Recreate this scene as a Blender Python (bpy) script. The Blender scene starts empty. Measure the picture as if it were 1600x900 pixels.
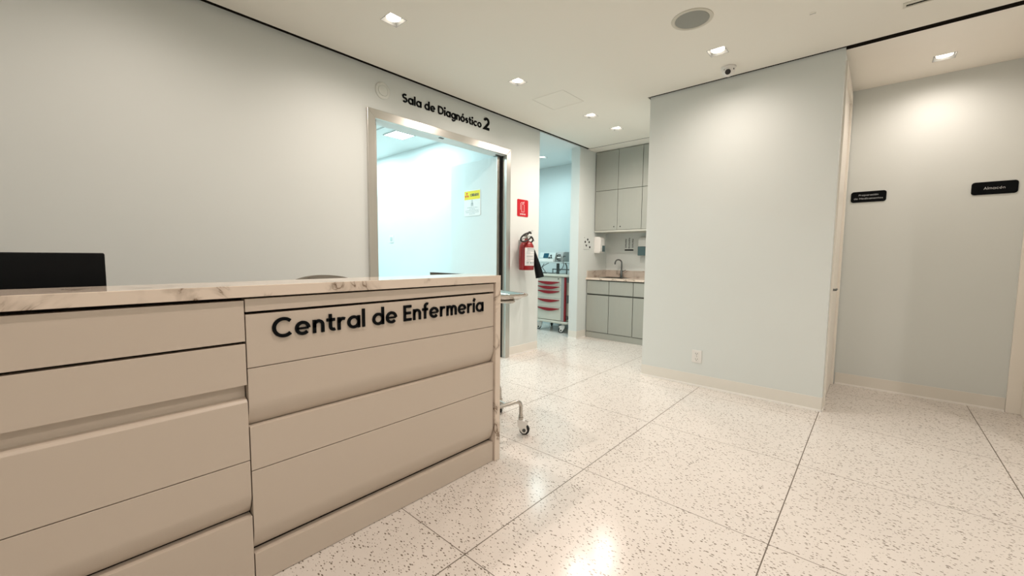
import bpy, bmesh, math, random
from mathutils import Vector, Matrix
random.seed(7)
PI = math.pi
S = bpy.context.scene
COL = S.collection

# ------------------------------------------------------------------ camera
cam_d = bpy.data.cameras.new('camera')
cam_d.sensor_width = 36.0
cam_d.lens = 638.34 / 1600 * 36.0
cam_d.clip_start = 0.02
cam = bpy.data.objects.new('camera', cam_d)
COL.objects.link(cam)
_rt = Vector((0.74673899, 0.66505422, 0.00915245))
_up = Vector((-0.05794572, 0.05134221, 0.99699863))
_fw = Vector((-0.66258824, 0.74502809, -0.07687628))
M = Matrix((( _rt.x, _up.x, -_fw.x, 0), (_rt.y, _up.y, -_fw.y, 0), (_rt.z, _up.z, -_fw.z, 1.2), (0, 0, 0, 1)))
cam.matrix_world = M
S.camera = cam

# ------------------------------------------------------------------ world, exposure
W = bpy.data.worlds.new('world'); S.world = W; W.use_nodes = True
W.node_tree.nodes['Background'].inputs[0].default_value = (0.9, 0.92, 1, 1)
W.node_tree.nodes['Background'].inputs[1].default_value = 0.05
S.view_settings.view_transform = 'Standard'
S.view_settings.look = 'None'
S.view_settings.gamma = 1
S.view_settings.use_curve_mapping = False
S.view_settings.exposure = 0.20
WARM = (1.0, 0.865, 0.775)
COOL = (0.70, 0.97, 1.0)
SPOT_W = 54
CEIL = 2.76


def spot(name, loc, power, color=WARM, size=170, blend=1.0, radius=0.035):
    l = bpy.data.lights.new(name, 'SPOT'); l.energy = power; l.color = color
    l.spot_size = math.radians(size); l.spot_blend = blend; l.shadow_soft_size = radius
    o = bpy.data.objects.new(name, l); COL.objects.link(o); o.location = loc
    return o


def area(name, loc, power, sx, sy, color=COOL, rot=(0, 0, 0)):
    l = bpy.data.lights.new(name, 'AREA'); l.energy = power; l.color = color
    l.shape = 'RECTANGLE'; l.size = sx; l.size_y = sy
    o = bpy.data.objects.new(name, l); COL.objects.link(o); o.location = loc; o.rotation_euler = rot
    return o


# visible square downlights, then unseen ones continuing the rows, and others added only as fill light
DOWN = [(-2.490, 1.590), (-2.495, 2.856), (-2.456, 4.046), (-2.453, 4.640), (-0.990, 3.430)]
DOWN_OUT = [(-2.490, 0.330), (-2.490, -0.940), (-0.990, 1.000), (0.600, 1.900), (0.600, 0.300), (1.600, 3.000), (-0.990, -0.600), (0.600, -1.400)]
ALC = (0.296, 4.600)
DIM = [0.95, 1.0, 1.35, 1.0, 0.66, 0.50, 0.45, 0.95, 0.8, 0.85, 1.1, 0.6, 0.7]
for p, k in zip(DOWN + DOWN_OUT, DIM):
    spot('downlight_lamp', (p[0], p[1], CEIL - 0.002), SPOT_W * k)
spot('downlight_lamp', (ALC[0], ALC[1], 2.743), SPOT_W * 0.48)
spot('downlight_lamp', (-4.03, 5.22, CEIL - 0.002), 25, COOL)
# ceiling panels of the diagnostic room: one in view, the others unseen and added to light the room
PANELS = [(-4.72, 3.08), (-4.72, 1.6), (-6.0, 3.08), (-6.0, 1.6)]
for p in PANELS:
    area('ceiling_panel_lamp', (p[0], p[1], CEIL - 0.012), 17, 0.27, 0.27)
area('ceiling_panel_lamp', (-4.6, 4.6, CEIL - 0.012), 24, 0.27, 0.27)  # added out of sight in the cart room for cool spill light


# ------------------------------------------------------------------ materials
def lin(r, g, b):
    f = lambda c: (c / 255 / 12.92) if c / 255 <= 0.04045 else ((c / 255 + 0.055) / 1.055) ** 2.4
    return (f(r), f(g), f(b), 1)


def mat(name, col, rough=0.5, metal=0.0, spec=0.5, var=0.03, scale=6.0, bump=0.0, emit=None, stretch=None, coat=0.0):
    m = bpy.data.materials.new(name); m.use_nodes = True
    nt = m.node_tree; b = nt.nodes['Principled BSDF']
    b.inputs['Roughness'].default_value = rough
    b.inputs['Metallic'].default_value = metal
    b.inputs['Specular IOR Level'].default_value = spec
    b.inputs['Coat Weight'].default_value = coat
    tc = nt.nodes.new('ShaderNodeTexCoord')
    mp = nt.nodes.new('ShaderNodeMapping')
    nt.links.new(tc.outputs['Object'], mp.inputs[0])
    if stretch: mp.inputs['Scale'].default_value = stretch
    n = nt.nodes.new('ShaderNodeTexNoise'); n.inputs['Scale'].default_value = scale
    n.inputs['Detail'].default_value = 4
    nt.links.new(mp.outputs[0], n.inputs['Vector'])
    mx = nt.nodes.new('ShaderNodeMix'); mx.data_type = 'RGBA'
    nt.links.new(n.outputs['Fac'], mx.inputs['Factor'])
    c = Vector(col[:3])
    mx.inputs[6].default_value = (*(c * (1 - var)), 1)
    mx.inputs[7].default_value = (*[min(1, v) for v in c * (1 + var)], 1)
    nt.links.new(mx.outputs[2], b.inputs['Base Color'])
    if bump:
        bp = nt.nodes.new('ShaderNodeBump'); bp.inputs['Strength'].default_value = bump
        bp.inputs['Distance'].default_value = 0.002
        nt.links.new(n.outputs['Fac'], bp.inputs['Height'])
        nt.links.new(bp.outputs[0], b.inputs['Normal'])
    if emit:
        b.inputs['Emission Color'].default_value = (*emit[0], 1)
        b.inputs['Emission Strength'].default_value = emit[1]
    return m


def mat_floor():
    m = bpy.data.materials.new('terrazzo_tile'); m.use_nodes = True
    nt = m.node_tree; b = nt.nodes['Principled BSDF']; N = nt.nodes.new; L = nt.links.new
    tc = N('ShaderNodeTexCoord')
    # flecks: distorted voronoi cells, a random part of them holds a chip
    def flecks(scale, thr, keep, dist, seed, sx):
        mp = N('ShaderNodeMapping'); mp.inputs['Location'].default_value = (seed, seed * 2, 0)
        mp.inputs['Scale'].default_value = (1, sx, 1); mp.inputs['Rotation'].default_value = (0, 0, 0.6 * seed)
        L(tc.outputs['Object'], mp.inputs[0])
        nz = N('ShaderNodeTexNoise'); nz.inputs['Scale'].default_value = 14; nz.inputs['Detail'].default_value = 3
        L(mp.outputs[0], nz.inputs['Vector'])
        ad = N('ShaderNodeVectorMath'); ad.operation = 'MULTIPLY_ADD'
        L(nz.outputs['Color'], ad.inputs[0]); ad.inputs[1].default_value = (dist,) * 3
        L(mp.outputs[0], ad.inputs[2])
        v = N('ShaderNodeTexVoronoi'); v.inputs['Scale'].default_value = scale; v.voronoi_dimensions = '2D'
        L(ad.outputs[0], v.inputs['Vector'])
        sp = N('ShaderNodeSeparateColor'); L(v.outputs['Color'], sp.inputs[0])
        # radius varies per cell, zero for most cells
        r = N('ShaderNodeMapRange'); r.inputs['From Min'].default_value = keep; r.inputs['From Max'].default_value = 1
        r.inputs['To Min'].default_value = 0; r.inputs['To Max'].default_value = thr
        L(sp.outputs[0], r.inputs['Value'])
        lt = N('ShaderNodeMath'); lt.operation = 'SUBTRACT'; L(r.outputs[0], lt.inputs[0]); L(v.outputs['Distance'], lt.inputs[1])
        sm = N('ShaderNodeMapRange'); sm.inputs['From Min'].default_value = 0; sm.inputs['From Max'].default_value = 0.03
        L(lt.outputs[0], sm.inputs['Value'])
        return sm.outputs[0]
    f1 = flecks(52, 0.38, 0.66, 0.02, 1.3, 2.1)
    f2 = flecks(70, 0.32, 0.76, 0.02, 3.1, 1.9)
    f3 = flecks(130, 0.24, 0.86, 0.02, 5.7, 1.5)
    m1 = N('ShaderNodeMath'); m1.operation = 'MAXIMUM'; L(f1, m1.inputs[0]); L(f2, m1.inputs[1])
    # base
    nb = N('ShaderNodeTexNoise'); nb.inputs['Scale'].default_value = 2.2; L(tc.outputs['Object'], nb.inputs['Vector'])
    base = N('ShaderNodeMix'); base.data_type = 'RGBA'; L(nb.outputs['Fac'], base.inputs['Factor'])
    base.inputs[6].default_value = (0.655, 0.61, 0.565, 1); base.inputs[7].default_value = (0.725, 0.68, 0.63, 1)
    c3 = N('ShaderNodeMix'); c3.data_type = 'RGBA'; L(f3, c3.inputs['Factor'])
    L(base.outputs[2], c3.inputs[6]); c3.inputs[7].default_value = (0.42, 0.38, 0.31, 1)
    c2 = N('ShaderNodeMix'); c2.data_type = 'RGBA'; L(m1.outputs[0], c2.inputs['Factor'])
    L(c3.outputs[2], c2.inputs[6]); c2.inputs[7].default_value = (0.19, 0.16, 0.125, 1)
    # joints every 0.90 m
    sx = N('ShaderNodeSeparateXYZ'); L(tc.outputs['Object'], sx.inputs[0])
    def joint(out, off, w):
        a = N('ShaderNodeMath'); a.operation = 'SUBTRACT'; L(out, a.inputs[0]); a.inputs[1].default_value = off - 0.45
        pm = N('ShaderNodeMath'); pm.operation = 'FLOORED_MODULO'; L(a.outputs[0], pm.inputs[0]); pm.inputs[1].default_value = 0.9
        s = N('ShaderNodeMath'); s.operation = 'SUBTRACT'; L(pm.outputs[0], s.inputs[0]); s.inputs[1].default_value = 0.45
        ab = N('ShaderNodeMath'); ab.operation = 'ABSOLUTE'; L(s.outputs[0], ab.inputs[0])
        l = N('ShaderNodeMath'); l.operation = 'LESS_THAN'; L(ab.outputs[0], l.inputs[0]); l.inputs[1].default_value = w
        return l.outputs[0]
    jx = joint(sx.outputs[0], -1.172, 0.0024); jy = joint(sx.outputs[1], 1.046, 0.0019)
    jm = N('ShaderNodeMath'); jm.operation = 'MAXIMUM'; L(jx, jm.inputs[0]); L(jy, jm.inputs[1])
    cj = N('ShaderNodeMix'); cj.data_type = 'RGBA'; L(jm.outputs[0], cj.inputs['Factor'])
    L(c2.outputs[2], cj.inputs[6]); cj.inputs[7].default_value = (0.13, 0.105, 0.08, 1)
    L(cj.outputs[2], b.inputs['Base Color'])
    rn = N('ShaderNodeTexNoise'); rn.inputs['Scale'].default_value = 30; L(tc.outputs['Object'], rn.inputs['Vector'])
    rr = N('ShaderNodeMapRange'); rr.inputs['To Min'].default_value = 0.14; rr.inputs['To Max'].default_value = 0.23
    L(rn.outputs['Fac'], rr.inputs['Value'])
    ra = N('ShaderNodeMath'); ra.operation = 'MULTIPLY_ADD'; L(jm.outputs[0], ra.inputs[0]); ra.inputs[1].default_value = 0.4
    L(rr.outputs[0], ra.inputs[2]); L(ra.outputs[0], b.inputs['Roughness'])
    b.inputs['Specular IOR Level'].default_value = 0.55
    bp = N('ShaderNodeBump'); bp.inputs['Strength'].default_value = 0.25; bp.inputs['Distance'].default_value = 0.002; bp.invert = True
    L(jm.outputs[0], bp.inputs['Height'])
    wv = N('ShaderNodeTexNoise'); wv.inputs['Scale'].default_value = 9; L(tc.outputs['Object'], wv.inputs['Vector'])
    bp2 = N('ShaderNodeBump'); bp2.inputs['Strength'].default_value = 0.05; bp2.inputs['Distance'].default_value = 0.01
    L(wv.outputs['Fac'], bp2.inputs['Height']); L(bp.outputs[0], bp2.inputs['Normal'])
    L(bp2.outputs[0], b.inputs['Normal'])
    return m


def mat_marble(name, base, vein, scale, rough=0.1):
    m = bpy.data.materials.new(name); m.use_nodes = True
    nt = m.node_tree; b = nt.nodes['Principled BSDF']; N = nt.nodes.new; L = nt.links.new
    tc = N('ShaderNodeTexCoord')
    mp = N('ShaderNodeMapping'); mp.inputs['Rotation'].default_value = (0.5, 0.3, 0.9); mp.inputs['Location'].default_value = (0.4, 0.27, 0.6)
    L(tc.outputs['Object'], mp.inputs[0])
    n1 = N('ShaderNodeTexNoise'); n1.inputs['Scale'].default_value = scale; n1.inputs['Detail'].default_value = 6
    n1.inputs['Distortion'].default_value = 1.2
    L(mp.outputs[0], n1.inputs['Vector'])
    s = N('ShaderNodeMath'); s.operation = 'SUBTRACT'; L(n1.outputs['Fac'], s.inputs[0]); s.inputs[1].default_value = 0.5
    a = N('ShaderNodeMath'); a.operation = 'ABSOLUTE'; L(s.outputs[0], a.inputs[0])
    r = N('ShaderNodeMapRange'); r.inputs['From Min'].default_value = 0; r.inputs['From Max'].default_value = 0.026
    r.inputs['To Min'].default_value = 1; r.inputs['To Max'].default_value = 0
    L(a.outputs[0], r.inputs['Value'])
    n2 = N('ShaderNodeTexNoise'); n2.inputs['Scale'].default_value = scale * 1.4; n2.inputs['Detail'].default_value = 2
    L(mp.outputs[0], n2.inputs['Vector'])
    r2 = N('ShaderNodeMapRange'); r2.inputs['From Min'].default_value = 0.44; r2.inputs['From Max'].default_value = 0.58
    L(n2.outputs['Fac'], r2.inputs['Value'])
    mu = N('ShaderNodeMath'); mu.operation = 'MULTIPLY'; L(r.outputs[0], mu.inputs[0]); L(r2.outputs[0], mu.inputs[1])
    # soft brown cloud round the veins
    r3 = N('ShaderNodeMapRange'); r3.inputs['From Min'].default_value = 0.0; r3.inputs['From Max'].default_value = 0.09
    r3.inputs['To Min'].default_value = 0.42; r3.inputs['To Max'].default_value = 0
    L(a.outputs[0], r3.inputs['Value'])
    m3 = N('ShaderNodeMath'); m3.operation = 'MULTIPLY'; L(r3.outputs[0], m3.inputs[0]); L(r2.outputs[0], m3.inputs[1])
    mm = N('ShaderNodeMath'); mm.operation = 'MAXIMUM'; L(mu.outputs[0], mm.inputs[0]); L(m3.outputs[0], mm.inputs[1])
    c = N('ShaderNodeMix'); c.data_type = 'RGBA'; L(mm.outputs[0], c.inputs['Factor'])
    c.inputs[6].default_value = (*base, 1); c.inputs[7].default_value = (*vein, 1)
    L(c.outputs[2], b.inputs['Base Color'])
    b.inputs['Roughness'].default_value = rough
    return m


MT = {
    'wall': mat('wall_paint', (0.71, 0.75, 0.73), 0.55, spec=0.3, var=0.012, scale=3, bump=0.05),
    'base': mat('baseboard_paint', (0.79, 0.765, 0.70), 0.5, var=0.02),
    'bead': mat('bead_white', (0.93, 0.91, 0.87), 0.4),
    'ceil': mat('ceiling_paint', (0.86, 0.84, 0.77), 0.8, spec=0.2, var=0.01, scale=2),
    'void': mat('dark_gap_shade', (0.020, 0.017, 0.013), 0.9, spec=0.1),  # near-black colour stands in for shade inside the ceiling gaps
    'cream': mat('cream_paint', (0.90, 0.865, 0.79), 0.4, var=0.01),
    'coolwall': mat('side_room_paint', (0.74, 0.80, 0.80), 0.5, var=0.01),
    'passwall': mat('side_room_paint_dimmed', (0.60, 0.64, 0.635), 0.5, var=0.01),  # side room paint darkened to offset the added panel's light
    'floor': mat_floor(),
    'marble': mat_marble('veined_marble', (0.75, 0.65, 0.55), (0.16, 0.10, 0.055), 5.5, 0.06),
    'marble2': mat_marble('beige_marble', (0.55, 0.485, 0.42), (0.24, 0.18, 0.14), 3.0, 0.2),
    'panel': mat('counter_lacquer', (0.585, 0.51, 0.43), 0.28, var=0.012, scale=1.5),
    'dark': mat('dark_gap', (0.02, 0.014, 0.010), 0.7, spec=0.1),
    'cab': mat('cabinet_laminate', (0.385, 0.40, 0.36), 0.45, var=0.04, scale=30, stretch=(1, 1, 0.1)),
    'cabin': mat('cabinet_carcass', (0.10, 0.105, 0.09), 0.6),
    'caplight': mat('cabinet_light_edge', (0.55, 0.56, 0.50), 0.5),
    'steel': mat('brushed_steel', (0.62, 0.60, 0.56), 0.30, metal=1.0, var=0.06, scale=40, stretch=(1, 1, 0.03)),
    'steelh': mat('brushed_steel_head', (0.62, 0.60, 0.56), 0.30, metal=1.0, var=0.06, scale=40, stretch=(1, 0.03, 1)),
    'chrome': mat('polished_steel', (0.52, 0.49, 0.45), 0.18, metal=1.0, var=0.02),
    'satin': mat('satin_metal', (0.75, 0.75, 0.74), 0.4, metal=1.0),
    'darksteel': mat('dark_steel', (0.16, 0.17, 0.17), 0.22, metal=1.0),
    'black': mat('black_plastic', (0.006, 0.006, 0.007), 0.35, var=0.02),
    'ink': mat('black_acrylic', (0.002, 0.003, 0.004), 0.6, spec=0.1, var=0.02),
    'matblack': mat('matt_black', (0.004, 0.005, 0.006), 0.55, spec=0.15, var=0.02),
    'white': mat('white_plastic', (0.80, 0.79, 0.76), 0.35, var=0.01),
    'disc': mat('pale_disc_plastic', (0.74, 0.77, 0.73), 0.4, var=0.01),
    'offwhite': mat('offwhite_plastic', (0.62, 0.60, 0.52), 0.4, var=0.02),
    'red': mat('extinguisher_red', (0.25, 0.003, 0.006), 0.22, var=0.03, coat=0.4),
    'signred': mat('sign_red', (0.52, 0.008, 0.018), 0.35, var=0.01),
    'cartred': mat('cart_red', (0.25, 0.004, 0.010), 0.35, var=0.02),
    'grey': mat('grey_plastic', (0.33, 0.34, 0.33), 0.45),
    'lightgrey': mat('pale_grey_plastic', (0.52, 0.57, 0.56), 0.45),
    'darkgrey': mat('dark_grey_plastic', (0.08, 0.085, 0.08), 0.5),
    'grille': mat('speaker_mesh', (0.30, 0.31, 0.28), 0.7, var=0.25, scale=500),
    'smoke': mat('smoked_window', (0.09, 0.15, 0.16), 0.15, var=0.03),
    'screen': mat('blue_screen', (0.012, 0.07, 0.11), 0.15, var=0.05),
    'yellow': mat('sign_yellow', (0.90, 0.74, 0.02), 0.4, var=0.01),
    'paper': mat('sign_white', (0.86, 0.87, 0.86), 0.4, var=0.01),
    'fabric': mat('taupe_fabric', (0.12, 0.11, 0.085), 0.8, var=0.15, scale=200, bump=0.3),
    'taupe': mat('taupe_laminate', (0.20, 0.19, 0.155), 0.5, var=0.03),
    'lens': mat('lamp_lens', (1, 0.95, 0.85), 0.4, emit=((1.0, 0.88, 0.74), 4.5)),
    'lenscool': mat('lamp_lens_cool', (1, 1, 1), 0.4, emit=((0.85, 1.0, 1.0), 4)),
    'paneld': mat('panel_diffuser', (1, 1, 1), 0.4, emit=((0.93, 1.0, 1.0), 3)),
    'orange': mat('icon_orange', (0.75, 0.10, 0.01), 0.4),
    'mark': mat('printed_grey', (0.30, 0.36, 0.38), 0.5),
    'silver': mat('printed_silver', (0.55, 0.57, 0.58), 0.4),
    'rubber': mat('black_rubber', (0.012, 0.012, 0.012), 0.7),
}


# ------------------------------------------------------------------ builders
def root_loc(p):
    v = Vector((0, 0, 0))
    while p is not None:
        v += p.location; p = p.parent
    return v


def obj(name, bm, m, parent=None, local=False, smooth=False, bevel=0.0):
    me = bpy.data.meshes.new(name)
    if parent is not None and not local:
        bmesh.ops.translate(bm, verts=bm.verts, vec=-root_loc(parent))
    bmesh.ops.recalc_face_normals(bm, faces=bm.faces)
    bm.to_mesh(me); bm.free()
    for mm in (m if isinstance(m, (list, tuple)) else [m]): me.materials.append(MT[mm])
    o = bpy.data.objects.new(name, me); COL.objects.link(o)
    if parent is not None: o.parent = parent
    if smooth:
        for p in me.polygons: p.use_smooth = True
        md = o.modifiers.new('edge_split', 'EDGE_SPLIT'); md.split_angle = math.radians(38)
    if bevel:
        md = o.modifiers.new('bevel', 'BEVEL'); md.width = bevel; md.segments = 2; md.limit_method = 'ANGLE'
        md.harden_normals = False
    return o


def tag(o, label=None, cat=None, group=None, kind=None):
    if label: o['label'] = label
    if cat: o['category'] = cat
    if group: o['group'] = group
    if kind: o['kind'] = kind
    return o


def empty(name, loc, label=None, cat=None, group=None, kind=None, rz=0):
    o = bpy.data.objects.new(name, None); COL.objects.link(o); o.location = loc; o.rotation_euler = (0, 0, rz)
    o.empty_display_size = 0.05
    return tag(o, label, cat, group, kind)


def copy_tree(o, parent=None):
    c = o.copy(); COL.objects.link(c); c.parent = parent
    for ch in [x for x in S.objects if x.parent == o]:
        copy_tree(ch, c)
    return c


def B(): return bmesh.new()


def box(bm, a, b, mi=0):
    x0, y0, z0 = [min(p, q) for p, q in zip(a, b)]; x1, y1, z1 = [max(p, q) for p, q in zip(a, b)]
    v = [bm.verts.new(p) for p in ((x0, y0, z0), (x1, y0, z0), (x1, y1, z0), (x0, y1, z0), (x0, y0, z1), (x1, y0, z1), (x1, y1, z1), (x0, y1, z1))]
    for f in ((0, 3, 2, 1), (4, 5, 6, 7), (0, 1, 5, 4), (1, 2, 6, 5), (2, 3, 7, 6), (3, 0, 4, 7)):
        bm.faces.new([v[i] for i in f]).material_index = mi
    return bm


def bx(a, b): return box(B(), a, b)


def prism(bm, pts, mapf, d0, d1, mi=0):
    """outline pts (u,v) mapped by mapf(u,v,d), extruded d0..d1"""
    n = len(pts)
    lo = [bm.verts.new(mapf(u, v, d0)) for u, v in pts]; hi = [bm.verts.new(mapf(u, v, d1)) for u, v in pts]
    bm.faces.new(lo[::-1]).material_index = mi; bm.faces.new(hi).material_index = mi
    for i in range(n):
        bm.faces.new((lo[i], lo[(i + 1) % n], hi[(i + 1) % n], hi[i])).material_index = mi
    return bm


def rrect(u0, v0, u1, v1, r, n=5):
    out = []
    for cx, cy, a0 in ((u1 - r, v1 - r, 0), (u0 + r, v1 - r, 90), (u0 + r, v0 + r, 180), (u1 - r, v0 + r, 270)):
        for i in range(n + 1):
            a = math.radians(a0 + 90 * i / n); out.append((cx + r * math.cos(a), cy + r * math.sin(a)))
    return out


def circ(cu, cv, r, n=32, ry=None):
    return [(cu + r * math.cos(2 * PI * i / n), cv + (ry or r) * math.sin(2 * PI * i / n)) for i in range(n)]


def lathe(bm, prof, loc=(0, 0, 0), axis='z', n=28, mi=0):
    """prof: list of (r, h)"""
    rings = []
    loc = Vector(loc)
    for r, h in prof:
        ring = []
        for i in range(n):
            a = 2 * PI * i / n; p = (r * math.cos(a), r * math.sin(a), h)
            if axis == 'x': p = (p[2], p[0], p[1])
            if axis == 'y': p = (p[0], p[2], p[1])
            ring.append(bm.verts.new(loc + Vector(p)))
        rings.append(ring)
    for k in range(len(rings) - 1):
        for i in range(n):
            bm.faces.new((rings[k][i], rings[k][(i + 1) % n], rings[k + 1][(i + 1) % n], rings[k + 1][i])).material_index = mi
    bm.faces.new(rings[0][::-1]).material_index = mi; bm.faces.new(rings[-1]).material_index = mi
    return bm


def tube(bm, pts, r, n=12, mi=0, r1=None):
    pts = [Vector(p) for p in pts]; rings = []
    t0 = (pts[1] - pts[0]).normalized()
    up = Vector((0, 0, 1)) if abs(t0.z) < 0.9 else Vector((1, 0, 0))
    nrm = t0.cross(up).normalized()
    for i, p in enumerate(pts):
        if i == 0: t = (pts[1] - pts[0])
        elif i == len(pts) - 1: t = pts[-1] - pts[-2]
        else: t = (pts[i + 1] - p).normalized() + (p - pts[i - 1]).normalized()
        t.normalize()
        nrm = (nrm - t * nrm.dot(t)).normalized(); bi = t.cross(nrm)
        rr = r if r1 is None else r + (r1 - r) * i / (len(pts) - 1)
        rings.append([bm.verts.new(p + (nrm * math.cos(2 * PI * k / n) + bi * math.sin(2 * PI * k / n)) * rr) for k in range(n)])
    for a, b in zip(rings[:-1], rings[1:]):
        for k in range(n): bm.faces.new((a[k], a[(k + 1) % n], b[(k + 1) % n], b[k])).material_index = mi
    bm.faces.new(rings[0][::-1]); bm.faces.new(rings[-1])
    return bm


def bend(pts, r=0.03, n=6):
    """round the corners of a polyline"""
    pts = [Vector(p) for p in pts]; out = [pts[0]]
    for i in range(1, len(pts) - 1):
        a = (pts[i - 1] - pts[i]); b = (pts[i + 1] - pts[i])
        rr = min(r, a.length * 0.49, b.length * 0.49)
        p0 = pts[i] + a.normalized() * rr; p1 = pts[i] + b.normalized() * rr
        for k in range(n + 1):
            t = k / n; out.append(p0 * (1 - t) ** 2 + pts[i] * 2 * t * (1 - t) + p1 * t * t)
    out.append(pts[-1]); return out


# planes for lettering and flat things
def on_x(x, y0=0, z0=0):   # faces +X, u -> +Y
    return lambda u, v, d: (x + d, y0 + u, z0 + v)
def on_y(y, x0=0, z0=0):   # faces -Y, u -> +X
    return lambda u, v, d: (x0 + u, y - d, z0 + v)


# ------------------------------------------------------------------ stroke lettering
def arc(cx, cy, rx, ry, a0, a1, n=18):
    return [(cx + rx * math.cos(math.radians(a0 + (a1 - a0) * i / n)), cy + ry * math.sin(math.radians(a0 + (a1 - a0) * i / n))) for i in range(n + 1)]


TK = 0.19          # stroke thickness for cap height 1
XH = 0.70


def glyph(ch, t=TK):
    h = t / 2; xr = (XH - t) / 2 + 0.02; xc = XH / 2; w = 2 * xr + t   # round lower-case
    cr = (1 - t) / 2 + 0.01
    O = ('c', arc(xr + h, xc, xr, xr, 0, 360, 28))
    G = {}
    if ch in 'aá':
        return [O, ('s', [(w - h, 0), (w - h, XH)])], w
    if ch == 'd': return [O, ('s', [(w - h, 0), (w - h, 1.05)])], w
    if ch in 'oó':
        s = [O]
        if ch == 'ó': s.append(('s', [(xr + h - .03, XH + .12), (xr + h + .12, XH + .33)]))
        return s, w
    if ch == 'p': return [O, ('s', [(h, -0.3), (h, XH)])], w
    if ch in 'eé':
        return [('s', [(h, xc - .01)] + [(w - h - .01, xc - .01)], .62), ('s', arc(xr + h, xc, xr, xr, -1, 318, 26))], w
    if ch == 'c': return [('s', arc(xr + h, xc, xr, xr, 45, 315, 22))], w - .10
    if ch == 'g': return [O, ('s', [(w - h, XH), (w - h, 0.02)] + arc(xr + h, 0.02, xr, .27, 0, -145, 14)[1:])], w
    if ch == 'n': return [('s', [(h, 0), (h, XH)]), ('s', [(h, .30)] + arc(.21 + h, XH - h - .21, .21, .22, 175, 0, 14) + [(.42 + h, 0)])], .42 + t
    if ch == 'm':
        return [('s', [(h, 0), (h, XH)]), ('s', [(h, .30)] + arc(.18 + h, XH - h - .19, .18, .20, 175, 0, 12) + [(.36 + h, 0)]),
                ('s', [(.36 + h, .30)] + arc(.54 + h, XH - h - .19, .18, .20, 175, 0, 12) + [(.72 + h, 0)])], .72 + t
    if ch == 'r': return [('s', [(h, 0), (h, XH)]), ('s', arc(.22 + h, XH - h - .23, .22, .23, 178, 62, 10))], .42
    if ch == 't': return [('s', [(.20, .93), (.20, .26)] + arc(.36, .26, .16, .18, 180, 300, 10)[1:]), ('s', [(0, XH - h), (.44, XH - h)])], .46
    if ch == 'f': return [('s', [(.20, 0), (.20, .80)] + arc(.36, .80, .16, .18, 180, 65, 10)[1:]), ('s', [(0, XH - h), (.42, XH - h)])], .42
    if ch == 'l': return [('s', [(h, 0), (h, 1.05)])], t
    if ch == 'i': return [('s', [(h, 0), (h, XH)]), ('c', arc(h, .95, .045, .045, 0, 360, 12))], t
    if ch == 'í': return [('s', [(h, 0), (h, XH)]), ('s', [(h - .03, XH + .10), (h + .09, XH + .32)])], t
    if ch == 's': return [('s', arc(.25, XH - h - .15, .155, .145, 50, 235, 14) + arc(.25, h + .155, .175, .155, 60, -130, 14))], .50
    if ch == 'S': return [('s', arc(.34, 1 - h - .205, .235, .205, 40, 245, 16) + arc(.33, h + .22, .255, .22, 62, -140, 16))], .66
    if ch == 'C': return [('s', arc(cr + h, .5, cr, cr, 45, 315, 30))], .90
    if ch == 'D': return [('s', [(h, h), (h, 1 - h), (.36, 1 - h)] + arc(.36, .5, .5 - h, .5 - h, 90, -90, 18)[1:] + [(h, h)])], .36 + .5
    if ch == 'E': return [('s', [(.56, h), (h, h), (h, 1 - h), (.56, 1 - h)]), ('s', [(h, .5), (.52, .5)])], .56
    if ch == '2': return [('s', arc(.33, 1 - h - .24, .245, .24, 160, -32, 16) + [(h + .02, h), (.66, h)])], .66
    if ch == 'A': return [('s', [(.03, 0), (.40, 1 - h), (.77, 0)]), ('s', [(.17, .30), (.63, .30)])], .80
    if ch == 'U': return [('s', [(h, 1), (h, .38)] + arc(.38, .38, .38 - h, .38 - h, 180, 360, 14) + [(.76 - h, 1)])], .76
    if ch == 'I': return [('s', [(h, 0), (h, 1)])], t
    if ch == 'O': return [('c', arc(cr + h, .5, cr, cr, 0, 360, 28))], 2 * cr + t
    if ch == 'M': return [('s', [(h, 0), (h, 1 - h), (.46, .35), (.92 - h, 1 - h), (.92 - h, 0)])], .92
    if ch == 'P': return [('s', [(h, 0), (h, 1 - h), (.38, 1 - h)] + arc(.38, 1 - h - .23, .23, .23, 90, -90, 12)[1:] + [(h, 1 - h - .46)])], .66
    if ch == 'X': return [('s', [(.05, 0), (.65, 1)]), ('s', [(.05, 1), (.65, 0)])], .70
    if ch == 'T': return [('s', [(0, 1 - h), (.70, 1 - h)]), ('s', [(.35, 0), (.35, 1 - h)])], .70
    if ch == 'N': return [('s', [(h, 0), (h, 1 - h), (.74 - h, h), (.74 - h, 1)])], .74
    if ch == 'R': return [('s', [(h, 0), (h, 1 - h), (.38, 1 - h)] + arc(.38, 1 - h - .23, .23, .23, 90, -90, 12)[1:] + [(h, 1 - h - .46)]), ('s', [(.36, .46), (.64, 0)])], .68
    return [], .3


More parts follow.
